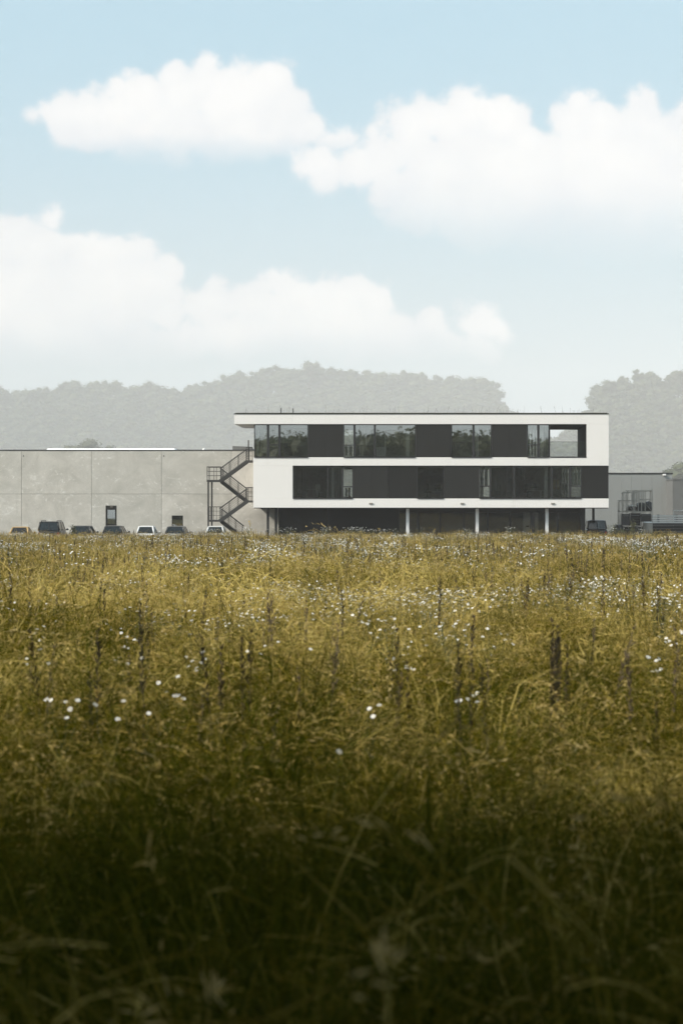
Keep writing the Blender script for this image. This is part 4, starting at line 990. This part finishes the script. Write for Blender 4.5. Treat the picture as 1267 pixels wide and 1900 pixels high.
t1 = [tile('near_tile', 1.4, near_hay + near_green, lambda r: r.randrange(6) if r.random() < .5 else 6 + r.randrange(5), 104, .6, 1.3, .24, 610 + i, .5, gap=-.4) for i in range(4)]
t2 = [tile('mid_tile', 2.0, mid_hay, lambda r: r.randrange(6), 70, .65, 1.3, .24, 620 + i, .45, gap=-.45) for i in range(5)]
def keepf(x, y): return min(1, max(.05, math.hypot(x / 1.0, y / 1.0) ** 2 * .8 - .1))
t2h = tile('hollow_tile', 2.0, mid_hay, lambda r: r.randrange(6), 78, .8, 1.2, .2, 640, keep=keepf)
t3 = [tile('far_tile', 5.0, far_hay, lambda r: r.randrange(6), 150, .6, 1.02, .14, 650 + i, .2) for i in range(4)]
scatter('meadow_grass', collection('tile_a', t0), lay(1.4, N0, N1, 3), 'tall green and straw meadow grass closest to the camera, shaded and darkened in colour', 'grass')
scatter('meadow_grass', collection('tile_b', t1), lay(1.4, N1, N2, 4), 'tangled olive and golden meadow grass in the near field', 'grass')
mid = lay(2.0, N2, N3, 5)
mid = [(r[:6] + (r[6] * .72, r[7])) if abs(r[0] - HOL[0]) < 1 and abs(r[1] - HOL[1] + 2) < .5 else r for r in mid]
mid = [(r[:7] + (5,)) if abs(r[0] - HOL[0]) < 1 and abs(r[1] - HOL[1]) < 1 else r for r in mid]
scatter('meadow_grass', collection('tile_c', t2 + [t2h]), mid, 'golden dry meadow grass in the middle of the field', 'grass')
edge_t = [tile('edge_tuft', .5, far_hay, lambda r: r.randrange(6), 3, .9, 1.15, .12, 670 + i, .1) for i in range(4)]
ep = []
for _ in range(190):
    px = rng.uniform(-40, 1310)
    if math.sin(px * .031 + 1) + .7 * math.sin(px * .083) + rng.uniform(-1, 1) < .1: continue
    ep.append((X(px, 184), rng.uniform(182.5, 185.8), 0, 0, 0, rng.uniform(0, 6.28), rng.uniform(.95, 1.3), rng.randrange(4)))
scatter('meadow_grass', collection('tile_e', edge_t), ep, 'taller ragged tufts of dry grass along the car park edge', 'grass')
scatter('meadow_grass', collection('tile_d', t3), lay(5.0, N3, FIELD_END - 1.5, 4), 'pale dry meadow grass reaching to the car park', 'grass')

def daisy_heads(rg, n, hr, h, spread, far=False):
    """returns stem MB, list of (position, tilt) for heads"""
    st_ = MB(); hs = []
    top = Vector((rg.gauss(0, .03), rg.gauss(0, .03), h * .62)); st_.bar((0, 0, -.03), top, .0032 if not far else .004, 5, .0024 if not far else .003, cap=False)
    for i in range(n):
        a = i * 2.4 + rg.random(); rr = spread * math.sqrt(rg.random()); e = Vector((top.x + rr * math.cos(a), top.y + rr * math.sin(a), h * rg.uniform(.86, 1.04)))
        m_ = (top + e) / 2 + Vector((math.cos(a), math.sin(a), 0)) * .02
        st_.bar(top, m_, .0018 if not far else .0025, 4, cap=False).bar(m_, e, .0016 if not far else .0025, 4, .0012 if not far else .002, cap=False); hs.append((e, Vector((rg.gauss(0, .35), rg.gauss(-.25, .35), 1)).normalized()))
    for i in range(5):
        a = rg.uniform(0, 6.28); z0 = rg.uniform(.15, .6) * h; c = Vector((0, 0, z0)); d_ = Vector((math.cos(a), math.sin(a), .7)); s_ = Vector((-math.sin(a), math.cos(a), 0)) * .007
        st_.add([c, c + d_ * .03 - s_, c + d_ * .075, c + d_ * .03 + s_], [(0, 1, 2, 3)])
    return st_, hs
def head_mesh(mb, c, n, r_, petals, mp, md, rg, thick=False):
    u = n.orthogonal().normalized(); v = n.cross(u)
    for k in range(petals):
        a = 6.283 * k / petals + rg.uniform(-.1, .1); d_ = u * math.cos(a) + v * math.sin(a); s_ = (v * math.cos(a) - u * math.sin(a)) * r_ * 3.0 / petals
        L = r_ * rg.uniform(.88, 1.08); lift = n * r_ * rg.uniform(-.05, .25)
        mb.add([c + d_ * r_ * .22, c + d_ * L * .7 - s_ + lift * .6, c + d_ * L + lift, c + d_ * L * .7 + s_ + lift * .6], [(0, 1, 2, 3)], mp)
    if md is not None:
        ring = [c + (u * math.cos(6.283 * k / 8) + v * math.sin(6.283 * k / 8)) * r_ * .34 + n * r_ * .02 for k in range(8)]
        mb.add(ring + [c + n * r_ * .2], [(k, (k + 1) % 8, 8) for k in range(8)], md)
def daisy_proto(seed, n, r_, h, spread, petals, far):
    rg = random.Random(seed); s_, hs = daisy_heads(rg, n, r_, h, spread, far)
    for c, nn in hs: head_mesh(s_, c, nn, r_, petals, 1, None if far else 2, rg)
    return s_.mesh('daisy_proto', [STEMG, PETAL, DISC])
FLM = collection('mid_daisy', [daisy_proto(400 + i, 9, .0142, .80, .17, 9, False) for i in range(5)])
FLF = collection('far_daisy', [daisy_proto(420 + i, 9, .0205, .88, .24, 6, True) for i in range(5)])
def flowers(y0, y1, dens, clus):
    out = []; n = int(dens * sum((lateral(y0 + (y1 - y0) * (i + .5) / 20)[1] - lateral(y0 + (y1 - y0) * (i + .5) / 20)[0]) * (y1 - y0) / 20 for i in range(20)))
    while len(out) < n:
        y = y0 + (y1 - y0) * rng.random() ** .8 if y1 > 60 else rng.uniform(y0, y1); a, b = lateral(y); x = rng.uniform(a, b)
        v = math.sin(x * .33 + 2.1 * math.sin(y * .11)) * math.sin(y * .19 + .8) + .35 * math.sin(x * 1.1 + y * .7)
        if v + rng.uniform(-.7, .7) < -.05: continue
        for _ in range(1 + int(rng.expovariate(1 / clus))):
            xx, yy = x + rng.gauss(0, .35), y + rng.gauss(0, .6)
            if yy < FIELD_END - .2: out.append((xx, yy, field_z(xx, yy), rng.gauss(0, .1), rng.gauss(0, .1), rng.uniform(0, 6.28), rng.uniform(.75, 1.18), rng.randrange(5)))
    return out
fm = flowers(19, 48, 1.2, 4)
for _ in range(150):                                    # the denser drift in front of the long window strip
    px = rng.uniform(470, 1260); py = 1098 + 16 * math.sin(px * .011) + rng.gauss(0, 15); d = F * .95 / (py - 969)
    for q in range(rng.randrange(2, 5)): xx, yy = X(px, d) + rng.gauss(0, .3), d + rng.gauss(0, .4); fm.append((xx, yy, field_z(xx, yy), rng.gauss(0, .1), rng.gauss(0, .1), rng.uniform(0, 6.28), rng.uniform(.9, 1.12), rng.randrange(5)))
scatter('wild_daisies', FLM, fm, 'white daisies scattered through the middle of the field', 'daisies')
fl = flowers(48, FIELD_END - 1, .5, 5)
for px, n in ((655, 9), (520, 6), (600, 6), (700, 8), (380, 5), (760, 5), (860, 5), (960, 4), (1170, 4), (450, 7)):       # tall flowering clumps along the far edge
    for _ in range(n): fl.append((X(px, 183) + rng.gauss(0, .5), 183 + rng.uniform(-3, 2), 0.02, 0, 0, rng.uniform(0, 6.28), rng.uniform(1.25, 1.6), rng.randrange(5)))
scatter('wild_daisies', FLF, fl, 'white daisies dotting the far part of the field and its edge', 'daisies')

def stalk_mesh(mb, rg, h, r_, far=False):
    lean = Vector((rg.gauss(0, .03), rg.gauss(0, .03), 1)); p = Vector((0, 0, -.03)); k = 7
    for i in range(k):
        q = p + lean * h / k + Vector((rg.gauss(0, .004), rg.gauss(0, .004), 0)); mb.bar(p, q, r_ * (1 - .1 * i), 5, r_ * (1 - .1 * (i + 1)), cap=False); p = q
    for i in range(46 if not far else 26):
        f = rg.uniform(.60, 1.0); c = lean * h * f; a = rg.uniform(0, 6.28); L = (.055 if f < .9 else .03) * rg.uniform(.5, 1.2); d_ = Vector((math.cos(a) * .55, math.sin(a) * .55, 1)).normalized(); s_ = d_.orthogonal().normalized() * (.006 if not far else .011)
        mb.add([c, c + d_ * L * .5 - s_, c + d_ * L, c + d_ * L * .5 + s_], [(0, 1, 2, 3)])
    return mb
def stalk_proto(seed, h, r_, far): return stalk_mesh(MB(), random.Random(seed), h, r_, far).mesh('stalk_proto', STALK)
SKM = collection('mid_stalk', [stalk_proto(500 + i, 1.0, .0045, False) for i in range(4)])
SKF = collection('far_stalk', [stalk_proto(520 + i, 1.05, .011, True) for i in range(4)])
def stalks(y0, y1, dens):
    out = []
    for f in flowers(y0, y1, dens, 2.5): out.append((f[0] + rng.uniform(-2, 2), f[1], f[2], rng.gauss(0, .07), rng.gauss(0, .07), f[5], rng.uniform(.7, 1.15), rng.randrange(4)))
    return out
scatter('dry_weeds', SKM, stalks(13, 48, 1.3), 'thin dark dried weed stalks in the middle of the field', 'weeds')
fs_ = stalks(48, FIELD_END - 1, .5)
for _ in range(260): fs_.append((X(rng.uniform(-40, 1310), 183), rng.uniform(178, 186), 0, rng.gauss(0, .08), rng.gauss(0, .08), rng.uniform(0, 6.28), rng.uniform(.85, 1.22), rng.randrange(4)))
scatter('dry_weeds', SKF, fs_, 'thin dark dried weed stalks in the far field', 'weeds')

# single plants that stand out in the photograph
def spot(px, py, h):
    d = F * (1.75 - h) / (py - 969); return X(px, d), d
DAISY = [(745, 1212, 5, 'in mid field, straight below the wide upper pane'), (695, 1297, 3, 'nearer than the cluster under the wide upper pane'), (613, 1375, 1, 'lowest in the picture, standing alone with one big head'), (868, 1272, 5, 'straight below the middle pair of upper panes'),
         (350, 1232, 7, 'widest cluster, below the dark grey estate car'), (305, 1268, 6, 'just nearer than the widest cluster'), (240, 1192, 5, 'below the white hatchback'), (235, 1222, 4, 'just below the cluster under the white hatchback'), (130, 1300, 6, 'blurred cluster low down below the dark grey hatchback'), (190, 1327, 2, 'small blurred pair low down below the hall door'),
         (70, 1190, 6, 'below the black van'), (66, 1225, 4, 'second row below the black van'), (484, 1193, 4, 'below the first post beside the stair'), (463, 1138, 3, 'bright pair of heads below the stair foot'), (566, 1206, 1, 'single head below the first dark ground wall'), (262, 1300, 2, 'faint pair between the two blurred clusters'),
         (1222, 1228, 7, 'cluster in front of the dark hollow'), (1248, 1186, 7, 'tall cluster by the right edge beside the dark hollow'), (95, 1152, 3, 'small group far below the black van'), (524, 1122, 3, 'small far group below the blank corner wall')]
for px, py, n, lb in DAISY:
    h = .80; x, d = spot(px, py, h); rg = random.Random(px)
    t = thing('daisy_plant', 'white daisies ' + lb, 'daisy', 'white daisy clusters in the near field', (x, d, field_z(x, d)))
    for c_ in range(1 if n < 4 else 2):
        k = n if n < 4 else (n + 1) // 2; ox = Vector((rg.uniform(-.06, .06), rg.uniform(-.1, .1), 0)) if c_ else Vector((0, 0, 0))
        s_, hs = daisy_heads(rg, k, .014, h + .02, .09); s_.v = [tuple(Vector(v) + ox) for v in s_.v]; s_.build('stem', STEMG, t)
        for c, nn in hs:
            hm = MB(); nn = (nn + Vector((0, -.35, 0))).normalized(); head_mesh(hm, c + ox, nn, .0145, 14, 0, None, rg); ho = hm.build('flower_head', PETAL, t)
            dm = MB(); u = nn.orthogonal().normalized(); v = nn.cross(u); cc = c + ox
            dm.add([cc + (u * math.cos(.785 * q) + v * math.sin(.785 * q)) * .0055 + nn * .0006 for q in range(8)] + [cc + nn * .0035], [(q, (q + 1) % 8, 8) for q in range(8)]); dm.build('disc', DISC, ho)
STK = [(345, 1062, 'below the small hall window'), (268, 1120, 'below the white hatchback'), (180, 1078, 'below the black estate car'), (140, 1050, 'below the dark grey hatchback'), (500, 1050, 'below the first dark post'), (590, 1040, 'below the dark ground wall'), (688, 1072, 'tall and thick, below the darker ground wall'), (640, 1095, 'between two thicker stalks'), (812, 1085, 'below the single first-floor pane'),
       (880, 1050, 'below the second white column'), (982, 984, 'dark clump rising against the glazing near the third white column'), (1036, 1150, 'thick clump left of the dark hollow'), (1022, 1165, 'thin companion of the thick clump by the hollow'), (1078, 1040, 'below the office end post'), (1165, 1066, 'below the steel racks'), (1222, 1080, 'below the stacked bars'), (855, 1180, 'nearer, below the second white column'), (452, 1170, 'below the stair foot, nearer'), (735, 1150, 'below the first white column, nearer'), (410, 1045, 'below the silver hatchback'), (60, 1095, 'below the black van')]
for px, py, lb in STK:
    h = 1.12; x, d = spot(px, py, h); rg = random.Random(px + 3)
    t = thing('weed_stalk', 'dark dried weed stalk ' + lb, 'weed', 'dark dried weed stalks', (x, d, field_z(x, d))); fat = d > 60
    for q in range(1 if 'thin' in lb or 'between' in lb else 2 if 'clump' not in lb else 4):
        mb = stalk_mesh(MB(), rg, h * rg.uniform(.8, 1.0) if q else h, .0038 if not fat else .012, fat); ox = Vector((rg.gauss(0, .03), rg.gauss(0, .05), 0)) if q else Vector((0, 0, 0)); mb.v = [tuple(Vector(v) + ox) for v in mb.v]; mb.build('stem', STALK, t)
# shrubs by the yard and weeds on the green roof
def shrub(px, d, h, wd, seed, label, m):
    t = thing('shrub', label, 'shrub', loc=(X(px, d), d, 0)); rg = random.Random(seed); st_, lv = MB(), MB()
    for i in range(16):
        a = rg.uniform(0, 6.28); e = Vector((wd * .5 * rg.random() * math.cos(a), wd * .5 * rg.random() * math.sin(a), h * rg.uniform(.55, 1.0))); st_.bar((0, 0, 0), e, .012, 5, .004, cap=False)
        for k in range(40):
            c = e * rg.uniform(.25, 1.0) + Vector((rg.gauss(0, .09), rg.gauss(0, .09), rg.gauss(0, .07))); u = Vector((rg.gauss(0, 1), rg.gauss(0, 1), rg.gauss(0, 1))).normalized(); v = u.orthogonal().normalized(); s_ = .05 * rg.uniform(.6, 1.4)
            lv.add([c - u * s_, c - v * s_ * .5, c + u * s_, c + v * s_ * .5], [(0, 1, 2, 3)])
    st_.build('stem', STALK, t); lv.build('foliage', m, t)
shrub(1137, 188.2, 1.75, 1.2, 1, 'olive shrub between the dark van and the steel racks', FOLIAGE_OLIVE)
shrub(1150, 187.6, 1.3, 1.0, 2, 'lower shrub in front of the crates', FOLIAGE_OLIVE)
shrub(1172, 188.4, 1.9, .8, 3, 'thin tall shrub growing in front of the steel racks', FOLIAGE_OLIVE)
shrub(136, 188.5, 1.55, .4, 4, 'narrow dark shrub beside the dark grey hatchback', FOLIAGE)
shrub(1050, 189.5, 1.2, .9, 5, 'low shrub against the ground-floor glazing by the dark end wall', FOLIAGE_OLIVE)
rw = []
for i in range(220):
    px = rng.uniform(440, 1122); k = rng.random()
    rw.append((bx(px), D0 + rng.uniform(.3, 6), bz(767.2) + .06, rng.gauss(0, .15), rng.gauss(0, .25), rng.uniform(0, 6.28), (.25 + .45 * k ** 3), rng.randrange(4)))
scatter('roof_plants', SKF, rw, 'sparse weeds growing along the flat green roof', 'weeds')

# ------------------------------------------------------------------ haze
hb = MB().box(-2000, 2000, -58, 5900, -1.4, 335)
hm = bpy.data.materials.new('haze'); hm.use_nodes = True; ht = hm.node_tree; ht.nodes.clear()
pv = ht.nodes.new('ShaderNodeVolumePrincipled'); pv.inputs['Color'].default_value = (1.0, 0.98, 0.975, 1); pv.inputs['Density'].default_value = 0.00019; pv.inputs['Anisotropy'].default_value = -0.35
ho_ = ht.nodes.new('ShaderNodeOutputMaterial'); ht.links.new(pv.outputs[0], ho_.inputs['Volume'])
tag(hb.build('haze', hm), kind='stuff')
